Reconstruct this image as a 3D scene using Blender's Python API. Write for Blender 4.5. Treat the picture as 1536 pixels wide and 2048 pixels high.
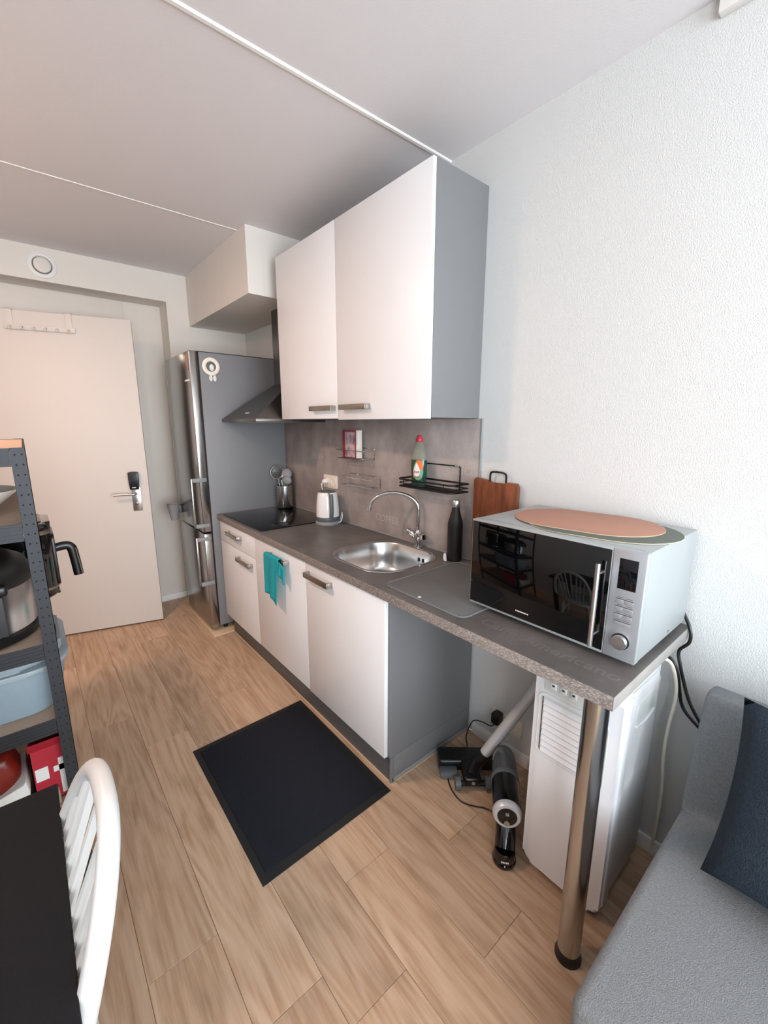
import bpy, bmesh, math, random
from mathutils import Vector, Matrix, noise

for o in list(bpy.data.objects):
    bpy.data.objects.remove(o, do_unlink=True)
SC = bpy.context.scene
COL = SC.collection
R = math.radians
random.seed(7)

# ------------------------------------------------------------------ camera
cam_d = bpy.data.cameras.new('camera')
cam = bpy.data.objects.new('camera', cam_d)
COL.objects.link(cam)
cam_d.sensor_fit = 'HORIZONTAL'
cam_d.sensor_width = 36.0
cam_d.lens = 850.68 / 1536 * 36.0
cam_d.clip_start = 0.02
yaw, pitch, roll = R(39.9123), R(11.6683), R(0.1146)
Fv = Vector((math.sin(yaw) * math.cos(pitch), math.cos(yaw) * math.cos(pitch), -math.sin(pitch)))
Rv = Vector((math.cos(yaw), -math.sin(yaw), 0))
Uv = Rv.cross(Fv)
R2 = Rv * math.cos(roll) + Uv * math.sin(roll)
U2 = Uv * math.cos(roll) - Rv * math.sin(roll)
cam.matrix_world = Matrix(((R2.x, U2.x, -Fv.x, -1.5701), (R2.y, U2.y, -Fv.y, -0.339), (R2.z, U2.z, -Fv.z, 1.5337), (0, 0, 0, 1)))
SC.camera = cam

# ------------------------------------------------------------------ world, window light, exposure
w = bpy.data.worlds.new('sky'); SC.world = w
w.use_nodes = True
bg = w.node_tree.nodes['Background']
bg.inputs[0].default_value = (0.86, 0.93, 1.0, 1)
bg.inputs[1].default_value = 1.0
SC.view_settings.view_transform = 'Standard'
SC.view_settings.look = 'None'
SC.view_settings.gamma = 1.0
SC.view_settings.exposure = 0.43
try:
    SC.view_settings.use_curve_mapping = False
except Exception:
    pass

def area_light(name, loc, rot, sx, sy, power, color):
    d = bpy.data.lights.new(name, 'AREA'); d.shape = 'RECTANGLE'; d.size = sx; d.size_y = sy
    d.energy = power; d.color = color
    o = bpy.data.objects.new(name, d); o.location = loc; o.rotation_euler = rot
    COL.objects.link(o); return o
# daylight entering through the window in the wall behind the camera
area_light('window_daylight', (-1.15, -3.75, 1.32), (R(90), 0, 0), 2.1, 2.2, 165, (0.86, 0.935, 1.0))
area_light('side_fill_light', (-2.75, -2.25, 1.42), (R(90), 0, R(-90)), 1.7, 1.9, 80, (0.86, 0.935, 1.0))  # added fill from the left, brightens the splash panel and cabinet fronts

# ------------------------------------------------------------------ materials
def lin(c):
    c = c / 255.0
    return c / 12.92 if c <= 0.04045 else ((c + 0.055) / 1.055) ** 2.4
def L3(rgb): return tuple(lin(v) for v in rgb) + (1,)
MATS = {}
def mat(name, rgb, rough=0.5, metal=0.0, spec=0.5, var=None, bump=None, aniso=None, coat=0.0, alpha=None, trans=0.0, emit=None):
    """var=(scale, rgb2, amount, (sx,sy,sz))  bump=(scale, strength, detail, (sx,sy,sz))"""
    m = bpy.data.materials.new(name); m.use_nodes = True
    nt = m.node_tree; b = nt.nodes['Principled BSDF']
    b.inputs['Base Color'].default_value = L3(rgb)
    b.inputs['Roughness'].default_value = rough
    b.inputs['Metallic'].default_value = metal
    b.inputs['Specular IOR Level'].default_value = spec
    b.inputs['Coat Weight'].default_value = coat
    b.inputs['Transmission Weight'].default_value = trans
    if alpha is not None: b.inputs['Alpha'].default_value = alpha
    if emit:
        b.inputs['Emission Color'].default_value = L3(emit[0]); b.inputs['Emission Strength'].default_value = emit[1]
    def coords(sc):
        tc = nt.nodes.new('ShaderNodeTexCoord'); mp = nt.nodes.new('ShaderNodeMapping')
        nt.links.new(tc.outputs['Object'], mp.inputs['Vector']); mp.inputs['Scale'].default_value = sc
        return mp.outputs['Vector']
    if var:
        sc, c2, amt, s3 = var
        n = nt.nodes.new('ShaderNodeTexNoise'); n.inputs['Scale'].default_value = sc; n.inputs['Detail'].default_value = 6
        n.inputs['Roughness'].default_value = 0.6
        nt.links.new(coords(s3), n.inputs['Vector'])
        r = nt.nodes.new('ShaderNodeValToRGB'); r.color_ramp.elements[0].position = 0.5 - 0.25 * amt; r.color_ramp.elements[1].position = 0.5 + 0.25 * amt
        r.color_ramp.elements[0].color = L3(rgb); r.color_ramp.elements[1].color = L3(c2)
        nt.links.new(n.outputs['Fac'], r.inputs['Fac']); nt.links.new(r.outputs['Color'], b.inputs['Base Color'])
    if bump:
        sc, st, det, s3 = bump
        n = nt.nodes.new('ShaderNodeTexNoise'); n.inputs['Scale'].default_value = sc; n.inputs['Detail'].default_value = det
        nt.links.new(coords(s3), n.inputs['Vector'])
        bp = nt.nodes.new('ShaderNodeBump'); bp.inputs['Strength'].default_value = st; bp.inputs['Distance'].default_value = 0.004
        nt.links.new(n.outputs['Fac'], bp.inputs['Height']); nt.links.new(bp.outputs['Normal'], b.inputs['Normal'])
    MATS[name] = m
    return m

I3 = (1, 1, 1)
mat('wall_paint', (213, 214, 213), 0.85, bump=(270, 0.5, 3, I3))
mat('far_paint', (226, 221, 214), 0.85, bump=(60, 0.08, 3, I3))
mat('ceiling_paint', (224, 222, 224), 0.9, bump=(150, 0.15, 3, I3))
mat('white_trim', (238, 237, 234), 0.5)
mat('jamb_cream', (226, 220, 212), 0.6)
mat('door_white', (214, 206, 199), 0.55)
mat('corridor_brown', (92, 62, 44), 0.7, var=(3, (70, 46, 32), 1, I3))
mat('cab_white', (236, 237, 239), 0.38, spec=0.4)
mat('cab_grey', (120, 121, 123), 0.5, bump=(300, 0.05, 2, I3))
mat('plinth_grey', (98, 99, 101), 0.5, var=(12, (78, 77, 77), 1, (1, .15, 3)))
mat('seal_beige', (205, 180, 148), 0.7)
mat('inox', (176, 174, 172), 0.27, 1.0, bump=(60, 0.04, 2, (1, 1, 60)))
mat('inox_dark', (112, 110, 108), 0.34, 1.0, bump=(60, 0.04, 2, (1, 60, 1)))
mat('steel', (206, 206, 206), 0.26, 1.0)
mat('inox_fridge', (168, 167, 166), 0.2, 1.0, bump=(40, 0.02, 2, (1, 1, 40)))
mat('wand_silver', (206, 209, 212), 0.34, 0.25)
mat('leg_steel', (188, 187, 186), 0.2, 1.0)
mat('lid_black', (15, 15, 16), 0.45)
mat('nickel', (160, 150, 138), 0.32, 1.0)
mat('chrome', (215, 215, 215), 0.06, 1.0)
mat('silver_paint', (172, 178, 179), 0.38, 0.35)
mat('silver_panel', (176, 180, 186), 0.4, 0.55)
mat('fridge_side', (124, 126, 129), 0.48, 0.0, bump=(250, 0.05, 2, I3))
mat('black_rubber', (16, 16, 17), 0.65)
mat('black_plastic', (14, 14, 15), 0.32)
mat('black_gloss', (6, 6, 7), 0.06, coat=0.4)
mat('black_glass', (7, 7, 8), 0.03, spec=0.6)
mat('oven_glass', (5, 5, 6), 0.03, spec=0.55)
mat('display_glass', (10, 11, 16), 0.05)
mat('black_wire', (12, 12, 12), 0.4, 0.2)
mat('white_plastic', (236, 237, 238), 0.35)
mat('ac_white', (224, 225, 228), 0.38)
mat('ac_grey', (208, 214, 212), 0.4)
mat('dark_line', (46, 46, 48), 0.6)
mat('cream_plastic', (240, 231, 216), 0.45)
mat('grey_plastic', (92, 98, 102), 0.45)
mat('grey_light_plastic', (140, 143, 145), 0.5)
mat('kettle_white', (240, 238, 236), 0.15, coat=0.4)
mat('teal_cloth', (18, 152, 164), 0.9, var=(90, (28, 170, 178), 1, I3), bump=(700, 0.4, 2, I3))
mat('mat_rubber', (20, 20, 22), 0.75)
mat('mat_pile', (46, 49, 57), 0.98, spec=0.1, var=(500, (32, 34, 40), 1, I3), bump=(450, 1.0, 2, I3))
mat('dry_mat', (98, 101, 102), 0.9, var=(6, (112, 113, 112), 1, I3), bump=(500, .3, 2, I3))
mat('dry_mat_edge', (128, 131, 132), 0.8)
mat('leather_pink', (178, 132, 112), 0.7, bump=(500, .2, 2, I3))
mat('leather_green', (96, 104, 96), 0.7, bump=(500, .2, 2, I3))
mat('leather_rim', (214, 200, 170), 0.7)
mat('bottle_black', (12, 12, 13), 0.5)
mat('acacia', (150, 84, 48), 0.55, var=(9, (78, 38, 20), 1.1, (6, 3.5, .7)))
mat('sofa_fabric', (142, 145, 147), 0.97, spec=.15, var=(160, (120, 123, 126), 1, I3), bump=(380, 0.7, 3, I3))
mat('navy_fabric', (38, 46, 56), 0.95, spec=.15, var=(120, (48, 58, 68), 1, (1, 1, 1)), bump=(220, 0.9, 2, (1, 1.6, 1)))
mat('chair_paint', (218, 218, 216), 0.4, bump=(12, .05, 2, I3))
mat('chip_brown', (70, 60, 52), 0.8)
mat('table_black', (28, 29, 32), 0.75, spec=.15, bump=(600, .2, 2, I3))
mat('rack_metal', (42, 44, 49), 0.5, 0.25, bump=(300, .08, 2, I3))
mat('rack_hole', (10, 11, 13), 0.9)
mat('mdf', (170, 148, 130), 0.85, var=(80, (158, 136, 118), 1, I3))
mat('ceramic', (222, 218, 210), 0.2)
mat('box_blue', (150, 168, 178), 0.3, var=(5, (132, 150, 160), 1, I3))
mat('box_lid', (150, 162, 168), 0.35)
mat('red_card', (172, 28, 48), 0.5)
mat('dark_red', (96, 24, 18), 0.3, var=(20, (140, 40, 28), 1, I3))
mat('paper', (226, 226, 222), 0.8)
mat('notebook_red', (142, 44, 66), 0.6)
mat('print_grey', (212, 190, 196), 0.6, var=(18, (120, 92, 104), .6, (1, 1.5, 1)))
mat('pages', (236, 230, 220), 0.8)
mat('soap_liquid', (22, 66, 56), 0.12, coat=.3)
mat('soap_clear', (150, 158, 140), 0.08, alpha=0.45)
mat('label_white', (236, 232, 228), 0.5)
mat('label_red', (222, 70, 66), 0.5)
mat('label_orange', (232, 112, 50), 0.5)
mat('label_green', (92, 168, 130), 0.5)
mat('label_magenta', (176, 30, 84), 0.5)
mat('cap_red', (196, 40, 66), 0.35)
mat('logo_white', (230, 230, 230), 0.5)
mat('canister', (84, 92, 98), 0.12, alpha=0.8, coat=.3)
mat('cord_white', (226, 222, 206), 0.5)
mat('glassy_clear', (180, 184, 180), 0.08, alpha=.5)

def floor_material():
    m = bpy.data.materials.new('oak_plank'); m.use_nodes = True; nt = m.node_tree; N = nt.nodes; Lk = nt.links
    b = N['Principled BSDF']; b.inputs['Roughness'].default_value = 0.48; b.inputs['Specular IOR Level'].default_value = 0.35
    tc = N.new('ShaderNodeTexCoord'); oi = N.new('ShaderNodeObjectInfo')
    off = N.new('ShaderNodeVectorMath'); off.operation = 'ADD'
    rs = N.new('ShaderNodeVectorMath'); rs.operation = 'SCALE'; rs.inputs[0].default_value = (37.0, 91.0, 53.0)
    Lk.new(oi.outputs['Random'], rs.inputs['Scale']); Lk.new(tc.outputs['Object'], off.inputs[0]); Lk.new(rs.outputs[0], off.inputs[1])
    # long grain
    mp = N.new('ShaderNodeMapping'); mp.inputs['Scale'].default_value = (26, 1.3, 1); Lk.new(off.outputs[0], mp.inputs['Vector'])
    n1 = N.new('ShaderNodeTexNoise'); n1.inputs['Scale'].default_value = 3.0; n1.inputs['Detail'].default_value = 8; n1.inputs['Roughness'].default_value = .65
    Lk.new(mp.outputs[0], n1.inputs['Vector'])
    # cathedral figure
    mp2 = N.new('ShaderNodeMapping'); mp2.inputs['Scale'].default_value = (4.2, .55, 1); Lk.new(off.outputs[0], mp2.inputs['Vector'])
    n2 = N.new('ShaderNodeTexNoise'); n2.inputs['Scale'].default_value = 1.2; n2.inputs['Detail'].default_value = 2; n2.inputs['Distortion'].default_value = .4
    Lk.new(mp2.outputs[0], n2.inputs['Vector'])
    mul = N.new('ShaderNodeMath'); mul.operation = 'MULTIPLY'; mul.inputs[1].default_value = 75.0; Lk.new(n2.outputs['Fac'], mul.inputs[0])
    fr = N.new('ShaderNodeMath'); fr.operation = 'SINE'; Lk.new(mul.outputs[0], fr.inputs[0])
    mr = N.new('ShaderNodeMapRange'); mr.inputs['From Min'].default_value = -1; mr.inputs['From Max'].default_value = 1; Lk.new(fr.outputs[0], mr.inputs['Value'])
    # patches / knots
    mp3 = N.new('ShaderNodeMapping'); mp3.inputs['Scale'].default_value = (5, 2.2, 1); Lk.new(off.outputs[0], mp3.inputs['Vector'])
    n3 = N.new('ShaderNodeTexNoise'); n3.inputs['Scale'].default_value = 1.7; n3.inputs['Detail'].default_value = 3; Lk.new(mp3.outputs[0], n3.inputs['Vector'])
    r1 = N.new('ShaderNodeValToRGB'); e = r1.color_ramp.elements
    e[0].position = .32; e[0].color = L3((166, 134, 107)); e[1].position = .68; e[1].color = L3((202, 171, 142))
    Lk.new(n1.outputs['Fac'], r1.inputs['Fac'])
    r3 = N.new('ShaderNodeValToRGB'); e = r3.color_ramp.elements
    e[0].position = .28; e[0].color = (0.5, 0.46, 0.42, 1); e[1].position = .44; e[1].color = (1, 1, 1, 1)
    Lk.new(n3.outputs['Fac'], r3.inputs['Fac'])
    mx = N.new('ShaderNodeMixRGB'); mx.blend_type = 'MULTIPLY'; mx.inputs['Fac'].default_value = .38
    Lk.new(r1.outputs[0], mx.inputs[1]); Lk.new(r3.outputs[0], mx.inputs[2])
    mx2 = N.new('ShaderNodeMixRGB'); mx2.blend_type = 'MIX'; mx2.inputs[2].default_value = L3((214, 188, 162))
    fm = N.new('ShaderNodeMath'); fm.operation = 'MULTIPLY'; fm.inputs[1].default_value = .46; Lk.new(mr.outputs[0], fm.inputs[0])
    pw = N.new('ShaderNodeMath'); pw.operation = 'MULTIPLY'; Lk.new(fm.outputs[0], pw.inputs[0]); Lk.new(n3.outputs['Fac'], pw.inputs[1])
    sc2 = N.new('ShaderNodeMath'); sc2.operation = 'MULTIPLY'; sc2.inputs[1].default_value = 1.7; Lk.new(pw.outputs[0], sc2.inputs[0])
    Lk.new(sc2.outputs[0], mx2.inputs['Fac']); Lk.new(mx.outputs[0], mx2.inputs[1])
    hs = N.new('ShaderNodeHueSaturation')
    vr = N.new('ShaderNodeMapRange'); vr.inputs['To Min'].default_value = .90; vr.inputs['To Max'].default_value = 1.08; Lk.new(oi.outputs['Random'], vr.inputs['Value'])
    Lk.new(vr.outputs[0], hs.inputs['Value']); Lk.new(mx2.outputs[0], hs.inputs['Color'])
    Lk.new(hs.outputs[0], b.inputs['Base Color'])
    bp = N.new('ShaderNodeBump'); bp.inputs['Strength'].default_value = .12; bp.inputs['Distance'].default_value = .002
    Lk.new(n1.outputs['Fac'], bp.inputs['Height']); Lk.new(bp.outputs[0], b.inputs['Normal'])
    MATS['oak_plank'] = m
floor_material()

def concrete_material(name, base, lo, hi, scale3, rough, edge=False):
    m = bpy.data.materials.new(name); m.use_nodes = True; nt = m.node_tree; N = nt.nodes; Lk = nt.links
    b = N['Principled BSDF']; b.inputs['Roughness'].default_value = rough; b.inputs['Specular IOR Level'].default_value = .45
    tc = N.new('ShaderNodeTexCoord')
    n1 = N.new('ShaderNodeTexNoise'); n1.inputs['Scale'].default_value = 5.0; n1.inputs['Detail'].default_value = 7; n1.inputs['Roughness'].default_value = .6
    mp = N.new('ShaderNodeMapping'); mp.inputs['Scale'].default_value = scale3
    Lk.new(tc.outputs['Object'], mp.inputs['Vector']); Lk.new(mp.outputs[0], n1.inputs['Vector'])
    r = N.new('ShaderNodeValToRGB'); e = r.color_ramp.elements
    e[0].position = .3; e[0].color = L3(lo); e[1].position = .72; e[1].color = L3(hi)
    k = e.new(.5); k.color = L3(base)
    Lk.new(n1.outputs['Fac'], r.inputs['Fac'])
    n2 = N.new('ShaderNodeTexNoise'); n2.inputs['Scale'].default_value = 60 if not edge else 330; n2.inputs['Detail'].default_value = 5
    mp2 = N.new('ShaderNodeMapping'); mp2.inputs['Scale'].default_value = tuple(1 + (s - 1) * .8 for s in scale3)
    Lk.new(tc.outputs['Object'], mp2.inputs['Vector']); Lk.new(mp2.outputs[0], n2.inputs['Vector'])
    r2 = N.new('ShaderNodeValToRGB'); e = r2.color_ramp.elements
    e[0].position = .60 if not edge else .47; e[0].color = (0, 0, 0, 1); e[1].position = .75 if not edge else .56; e[1].color = (1, 1, 1, 1)
    Lk.new(n2.outputs['Fac'], r2.inputs['Fac'])
    mx = N.new('ShaderNodeMixRGB'); mx.inputs[2].default_value = L3(hi if not edge else (172, 163, 157))
    f = N.new('ShaderNodeMath'); f.operation = 'MULTIPLY'; f.inputs[1].default_value = .35 if not edge else .6
    Lk.new(r2.outputs[0], f.inputs[0]); Lk.new(f.outputs[0], mx.inputs['Fac']); Lk.new(r.outputs[0], mx.inputs[1])
    Lk.new(mx.outputs[0], b.inputs['Base Color'])
    MATS[name] = m
concrete_material('worktop_decor', (102, 98, 96), (86, 82, 80), (122, 117, 114), (1, 1, 1), .42)
concrete_material('worktop_edge', (122, 113, 108), (100, 93, 89), (138, 128, 122), (1, .35, 1.2), .55, True)
concrete_material('worktop_end', (150, 146, 142), (136, 131, 127), (160, 156, 151), (1, 1, 1), .55)
concrete_material('splash_decor', (164, 154, 150), (142, 132, 128), (188, 178, 173), (1, 1, .8), .5)
mat('splash_letter', (186, 178, 173), .5)
mat('worktop_letter', (116, 112, 109), .5)

def glass_pane_mat():
    m = bpy.data.materials.new('window_glass'); m.use_nodes = True; nt = m.node_tree; N = nt.nodes
    for n in list(N): N.remove(n)
    out = N.new('ShaderNodeOutputMaterial'); t = N.new('ShaderNodeBsdfTransparent'); g = N.new('ShaderNodeBsdfGlossy'); mx = N.new('ShaderNodeMixShader')
    g.inputs['Roughness'].default_value = .02; mx.inputs[0].default_value = .07
    nt.links.new(t.outputs[0], mx.inputs[1]); nt.links.new(g.outputs[0], mx.inputs[2]); nt.links.new(mx.outputs[0], out.inputs[0])
    MATS['window_glass'] = m
glass_pane_mat()

# ------------------------------------------------------------------ mesh helpers
ORG = {}
def nbm(): return bmesh.new()
def box(x0, x1, y0, y1, z0, z1, bev=0.0, seg=2, bm=None, M=None):
    bm = bm or bmesh.new()
    x0, x1 = min(x0, x1), max(x0, x1); y0, y1 = min(y0, y1), max(y0, y1); z0, z1 = min(z0, z1), max(z0, z1)
    vs = [bm.verts.new(p) for p in ((x0, y0, z0), (x1, y0, z0), (x1, y1, z0), (x0, y1, z0), (x0, y0, z1), (x1, y0, z1), (x1, y1, z1), (x0, y1, z1))]
    fs = [bm.faces.new([vs[i] for i in q]) for q in ((3, 2, 1, 0), (4, 5, 6, 7), (0, 1, 5, 4), (1, 2, 6, 5), (2, 3, 7, 6), (3, 0, 4, 7))]
    if M is not None:
        for v in vs: v.co = M @ v.co
    if bev > 0:
        es = list({e for f in fs for e in f.edges})
        bmesh.ops.bevel(bm, geom=es, offset=bev, segments=seg, affect='EDGES', profile=.5, clamp_overlap=True)
    return bm
def frame_of(d):
    d = Vector(d).normalized()
    a = Vector((0, 0, 1)) if abs(d.z) < .9 else Vector((1, 0, 0))
    u = a.cross(d).normalized(); v = d.cross(u)
    return u, v, d
def cyl(p0, p1, r0, r1=None, n=20, bm=None, cap=True):
    bm = bm or bmesh.new(); r1 = r0 if r1 is None else r1
    p0 = Vector(p0); p1 = Vector(p1); u, v, d = frame_of(p1 - p0)
    A = []; B = []
    for i in range(n):
        t = 2 * math.pi * i / n; c = u * math.cos(t) + v * math.sin(t)
        A.append(bm.verts.new(p0 + c * r0)); B.append(bm.verts.new(p1 + c * r1))
    for i in range(n):
        j = (i + 1) % n; bm.faces.new((A[i], A[j], B[j], B[i]))
    if cap:
        bm.faces.new(A[::-1]); bm.faces.new(B)
    return bm
def lathe(prof, c=(0, 0, 0), n=32, axis=(0, 0, 1), bm=None, sx=1.0, sy=1.0, close=True):
    """prof: [(r,h)...] along axis from point c"""
    bm = bm or bmesh.new(); c = Vector(c); u, v, d = frame_of(axis)
    if abs(Vector(axis).normalized().z) > .99: u, v, d = Vector((1, 0, 0)), Vector((0, 1, 0)), Vector((0, 0, 1)) * (1 if Vector(axis).z > 0 else -1)
    rings = []
    for r, h in prof:
        if r < 1e-6: rings.append([bm.verts.new(c + d * h)])
        else: rings.append([bm.verts.new(c + d * h + (u * math.cos(2 * math.pi * i / n) * sx + v * math.sin(2 * math.pi * i / n) * sy) * r) for i in range(n)])
    for a, b in zip(rings, rings[1:]):
        for i in range(n):
            j = (i + 1) % n
            if len(a) == 1 and len(b) == 1: continue
            if len(a) == 1: bm.faces.new((a[0], b[j], b[i]))
            elif len(b) == 1: bm.faces.new((a[i], a[j], b[0]))
            else: bm.faces.new((a[i], a[j], b[j], b[i]))
    if close:
        if len(rings[0]) > 1: bm.faces.new(rings[0][::-1])
        if len(rings[-1]) > 1: bm.faces.new(rings[-1])
    return bm
def smooth_path(pts, k=6, closed=False):
    P = [Vector(p) for p in pts]; out = []; n = len(P)
    rng = range(n) if closed else range(n - 1)
    for i in rng:
        if closed: a, b, c, d = P[(i - 1) % n], P[i], P[(i + 1) % n], P[(i + 2) % n]
        else: a, b, c, d = P[max(i - 1, 0)], P[i], P[i + 1], P[min(i + 2, n - 1)]
        for j in range(k):
            t = j / k
            out.append(.5 * ((2 * b) + (-a + c) * t + (2 * a - 5 * b + 4 * c - d) * t * t + (-a + 3 * b - 3 * c + d) * t ** 3))
    if not closed: out.append(P[-1])
    return out
def tube(pts, r, n=8, bm=None, closed=False, smooth=0, rv=None):
    """sweep; r float or list of radii; rv optional second radius (flat section)"""
    bm = bm or bmesh.new()
    P = smooth_path(pts, smooth, closed) if smooth else [Vector(p) for p in pts]
    m = len(P); rings = []
    tan = []
    for i in range(m):
        a = P[(i - 1) % m] if (closed or i > 0) else P[0]; b = P[(i + 1) % m] if (closed or i < m - 1) else P[-1]
        d = (b - a); tan.append(d.normalized() if d.length > 1e-9 else Vector((0, 0, 1)))
    u, v, _ = frame_of(tan[0])
    for i in range(m):
        if i:
            q = tan[i - 1].rotation_difference(tan[i]); u = q @ u; v = q @ v
        rr = r[min(int(i * len(r) / m), len(r) - 1)] if isinstance(r, (list, tuple)) else r
        r2 = rr if rv is None else rv
        rings.append([bm.verts.new(P[i] + u * math.cos(2 * math.pi * k / n) * rr + v * math.sin(2 * math.pi * k / n) * r2) for k in range(n)])
    pairs = list(zip(rings, rings[1:])) + ([(rings[-1], rings[0])] if closed else [])
    for a, b in pairs:
        for k in range(n):
            j = (k + 1) % n; bm.faces.new((a[k], a[j], b[j], b[k]))
    if not closed:
        bm.faces.new(rings[0][::-1]); bm.faces.new(rings[-1])
    return bm
def prism(outline, M, d, bev=0.0, seg=2, bm=None):
    """outline in local xy, extruded 0..d along local z, mapped by 4x4 M"""
    bm = bm or bmesh.new(); n = len(outline)
    A = [bm.verts.new(M @ Vector((x, y, 0))) for x, y in outline]; B = [bm.verts.new(M @ Vector((x, y, d))) for x, y in outline]
    fs = [bm.faces.new(A[::-1]), bm.faces.new(B)]
    for i in range(n):
        j = (i + 1) % n; fs.append(bm.faces.new((A[i], A[j], B[j], B[i])))
    if bev > 0:
        es = list(fs[0].edges) + list(fs[1].edges)
        bmesh.ops.bevel(bm, geom=es, offset=bev, segments=seg, affect='EDGES', profile=.5, clamp_overlap=True)
    return bm
def rrect(x0, x1, y0, y1, r, k=6):
    out = []
    for cx, cy, a0 in ((x1 - r, y1 - r, 0), (x0 + r, y1 - r, 90), (x0 + r, y0 + r, 180), (x1 - r, y0 + r, 270)):
        for i in range(k + 1):
            a = R(a0 + 90 * i / k); out.append((cx + r * math.cos(a), cy + r * math.sin(a)))
    return out
def ellip(c, rx, ry, rz, n=20, m=12, bm=None, M=None):
    bm = bm or bmesh.new(); c = Vector(c)
    prof = [(math.sin(math.pi * i / m), -math.cos(math.pi * i / m)) for i in range(m + 1)]
    rings = []
    for r, h in prof:
        if r < 1e-6: rings.append([Vector((0, 0, h * rz))])
        else: rings.append([Vector((math.cos(2 * math.pi * i / n) * r * rx, math.sin(2 * math.pi * i / n) * r * ry, h * rz)) for i in range(n)])
    rv = [[bm.verts.new(c + (M @ p if M else p)) for p in ring] for ring in rings]
    for a, b in zip(rv, rv[1:]):
        for i in range(n):
            j = (i + 1) % n
            if len(a) == 1: bm.faces.new((a[0], b[j], b[i]))
            elif len(b) == 1: bm.faces.new((a[i], a[j], b[0]))
            else: bm.faces.new((a[i], a[j], b[j], b[i]))
    return bm
TOP = Matrix.Identity(4)
def plane_xy(z): return Matrix.Translation((0, 0, z))
def plane_wall(x):   # local x -> -y, local y -> z, extrudes towards -x
    return Matrix(((0, 0, -1, x), (-1, 0, 0, 0), (0, 1, 0, 0), (0, 0, 0, 1)))
def plane_yz(x):     # local x -> y, local y -> z, extrudes towards +x
    return Matrix(((0, 0, 1, x), (1, 0, 0, 0), (0, 1, 0, 0), (0, 0, 0, 1)))
def plane_xz(y):     # local x -> x, local y -> z, extrudes towards -y
    return Matrix(((1, 0, 0, 0), (0, 0, -1, y), (0, 1, 0, 0), (0, 0, 0, 1)))

def finish(name, bm, m, sharp=35):
    bmesh.ops.recalc_face_normals(bm, faces=bm.faces)
    me = bpy.data.meshes.new(name); bm.to_mesh(me); bm.free()
    me.materials.append(MATS[m])
    for p in me.polygons: p.use_smooth = True
    me.set_sharp_from_angle(angle=R(sharp))
    o = bpy.data.objects.new(name, me); COL.objects.link(o)
    return o
def shift(me, v):
    for x in me.vertices: x.co -= v
def part(name, bm, m, parent, label=None, sharp=35, kind=None, inframe=False):
    """a child mesh; bm is in world coordinates (or in the root's own frame when inframe)"""
    o = finish(name, bm, m, sharp)
    org = ORG.get(parent.name, Vector((0, 0, 0)))
    if not inframe: shift(o.data, org)
    ORG[o.name] = org if not inframe else Vector((0, 0, 0))
    o.parent = parent
    if label: o['label'] = label
    if kind: o['kind'] = kind
    return o
def thing(name, label, cat, loc=(0, 0, 0), rz=0.0, group=None, kind=None):
    o = bpy.data.objects.new(name, None); COL.objects.link(o); o.location = loc; o.rotation_euler = (0, 0, rz)
    o.empty_display_size = .05
    if label: o['label'] = label
    if cat: o['category'] = cat
    if group: o['group'] = group
    if kind: o['kind'] = kind
    ORG[o.name] = Vector(loc); return o
def one(name, bm, m, label, cat, group=None, sharp=35, kind=None):
    o = finish(name, bm, m, sharp)
    vs = [v.co for v in o.data.vertices]
    c = Vector(((min(v.x for v in vs) + max(v.x for v in vs)) / 2, (min(v.y for v in vs) + max(v.y for v in vs)) / 2, min(v.z for v in vs)))
    shift(o.data, c); o.location = c; ORG[o.name] = c
    if label: o['label'] = label
    if cat: o['category'] = cat
    if group: o['group'] = group
    if kind: o['kind'] = kind
    return o
def struct(name, bm, m, label=None, cat=None):
    o = one(name, bm, m, label, cat, kind='structure'); return o
def text_part(name, body, size, M, m, parent, depth=.0004, spacing=1.0):
    c = bpy.data.curves.new(name, 'FONT'); c.body = body; c.size = size; c.align_x = 'CENTER'; c.align_y = 'CENTER'; c.extrude = depth; c.space_character = spacing
    t = bpy.data.objects.new(name + '_tmp', c); COL.objects.link(t)
    dg = bpy.context.evaluated_depsgraph_get(); me = bpy.data.meshes.new_from_object(t.evaluated_get(dg))
    bpy.data.objects.remove(t, do_unlink=True); bpy.data.curves.remove(c)
    me.transform(M); me.name = name
    me.materials.clear(); me.materials.append(MATS[m])
    o = bpy.data.objects.new(name, me); COL.objects.link(o)
    org = ORG.get(parent.name, Vector((0, 0, 0))); shift(me, org); ORG[o.name] = org; o.parent = parent
    return o

# ================================================================== SETTING
CZ, FY, LX, BY = 2.6455, 3.3965, -2.55, -3.5
H, TH, WX, WL = 0.90, 0.0375, -0.5764, 2.72
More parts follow.
